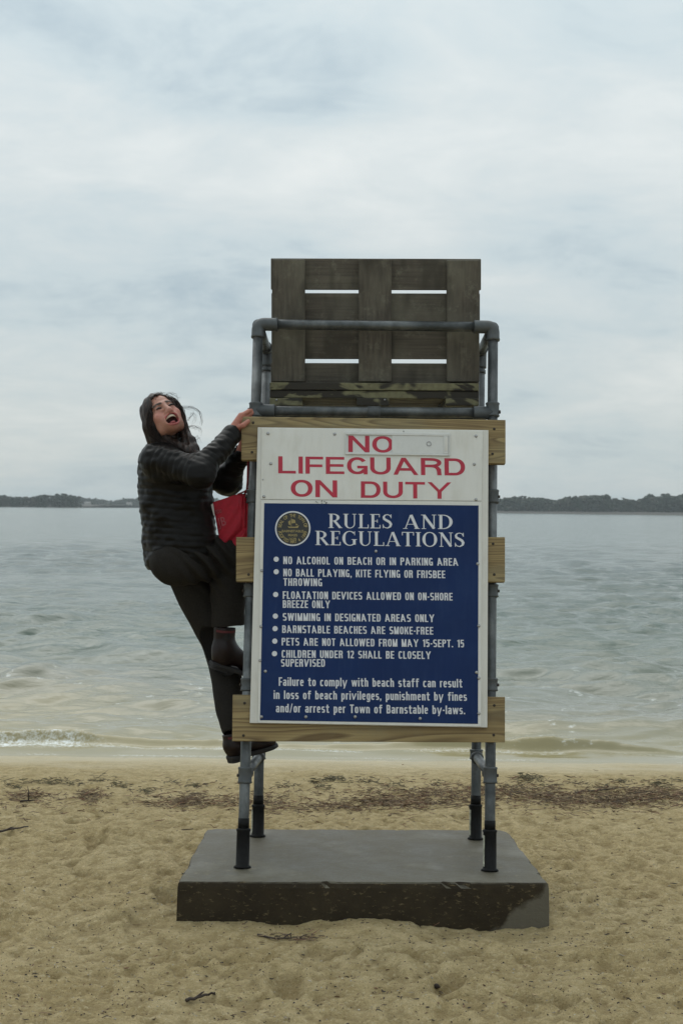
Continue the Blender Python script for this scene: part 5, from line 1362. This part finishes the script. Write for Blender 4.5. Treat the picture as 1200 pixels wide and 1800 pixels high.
clump(520, 1652, 30, 4, 40, 49, 'dark twig litter on sand before the slab'); clump(740, 1610, 18, 7, 90, 50, 'dry straw tuft lodged against the slab front', BR, (.02, .07))
clump(80, 1372, 40, 3, 70, 51, 'faint olive weed scatter near the water at left', GRN)
SCR = ((20, 1384), (95, 1368), (130, 1380), (175, 1366), (210, 1378), (255, 1390), (300, 1372), (340, 1384), (500, 1380), (560, 1386), (640, 1372), (690, 1385), (770, 1376), (900, 1388), (960, 1380), (1010, 1374), (1060, 1386), (1090, 1368), (1150, 1372), (1185, 1366), (1165, 1384), (930, 1374))
def scraps(r):
    c = SCR[r.randint(len(SCR))]; g = G(c[0]+r.randn()*11, c[1]+r.randn()*2.2, -.02); return g.x, g.y
litter('weed_scraps', 'low scraps of dark olive weed scattered on the damp upper beach', 760, scraps, (.02, .06), (.001, .003), GRN, 61, .012)
def scat(r):
    px = r.uniform(-80, 1280); py = 1370+430*r.rand()**.8
    g = G(px, py, 0); return g.x, g.y
litter('beach_debris', 'fine dark specks and bits of straw strewn over the sand', 1500, scat, (.006, .03), (.0010, .0026), BR+[(.03, .022, .018)]*5+[(.35, .30, .22)], 52, .001)
def scat2(r):
    px = r.uniform(-80, 1280); py = 1560+240*r.rand(); g = G(px, py, 0); return g.x, g.y
litter('beach_debris', 'tiny pebbles and shell bits on the near sand', 1600, scat2, (.003, .009), (.0012, .0032), [(.035, .025, .02)]*6+BR+[(.42, .38, .30)]*3, 53, .0008)
def stick(pts, r0, r1, label, cat='stick', name='stick', twigs=()):
    P = []
    for (px, py, h) in pts:
        g = G(px, py, -.01 if py < 1500 else 0); P.append(Vector((g.x, g.y, sz(g.x, g.y)+h)))
    n = len(P); rr = [r0+(r1-r0)*i/(n-1) for i in range(n)]
    root = empty(name, P[0]); tag(root, label, cat)
    mb = simple('driftwood_bark', (.045, .032, .024), .85, .3, 60, .4)
    # jitter along
    Q = []
    for i in range(n-1):
        for k in range(4): t = k/4; Q.append(P[i].lerp(P[i+1], t)+Vector((random.uniform(-1, 1), random.uniform(-1, 1), random.uniform(0, 1)))*r0*.5)
    Q.append(P[-1]); R = [r0+(r1-r0)*i/(len(Q)-1) for i in range(len(Q))]
    obj('branch', *tube(Q, R, 7), mb, root)
    for (i, dx, dy, dz) in twigs:
        b = Q[min(i, len(Q)-1)]; obj('twig', *tube([b, b+Vector((dx, dy, dz))*.5+Vector((.003, 0, .004)), b+Vector((dx, dy, dz))], [r1*1.3, r1, r1*.4], 6), mb, root)
stick([(-12, 1480, .012), (20, 1474, .014), (50, 1464, .01)], .0065, .003, 'dark bent stick lying on the sand at the left edge', twigs=((3, .03, .02, .01),))
stick([(36, 1408, .004), (66, 1408, .006)], .006, .003, 'short dark stick with an upright stub in the left weed', twigs=((2, -.006, 0, .075),))
stick([(453, 1646, .004), (480, 1652, .008), (515, 1650, .008), (548, 1656, .003)], .0042, .002, 'thin wavy dark twig on the sand just before the slab', twigs=((6, .03, .03, .01), (9, .04, .02, .012)))
stick([(1010, 1392, .01), (1050, 1390, .016), (1104, 1378, .01)], .005, .0025, 'thin pale brown branch above the weed line at right')
stick([(328, 1762, .004), (352, 1757, .012), (378, 1747, .006)], .006, .003, 'short knobbly twig on the near sand left of centre', twigs=((3, .02, .01, .014), (6, .015, -.01, .01)))
stick([(290, 1464, .004), (340, 1464, .007)], .0035, .002, 'slender straight twig beside the slab left corner')
def lump(px, py, r, label, seed):
    g = G(px, py, 0); rr = np.random.RandomState(seed); v = []; z = sz(g.x, g.y); t = Field((g.x-r*2, g.y-r*2, z-r), (g.x+r*2, g.y+r*2, z+r*2.6), r/5)
    for i in range(5): t.add(ell((g.x+rr.randn()*r*.35, g.y+rr.randn()*r*.35, z+r*.45+rr.rand()*r*.3), tuple(r*rr.uniform(.35, .7, 3))), r*.3)
    V, F = t.mesh(); o = obj('pine_cone_fragment', V, F, simple('dark_bark', (.028, .02, .016), .9, .4, 200, .5), origin=(g.x, g.y, z)); tag(o, label, 'bark fragment')
lump(767, 1733, .012, 'dark knobbly bark fragment on the sand right of centre below the slab', 1)
lump(136, 1784, .010, 'dark bark fragment near the bottom left of the sand', 2)
lump(975, 1765, .008, 'small dark bark fragment on the sand at lower right', 3)
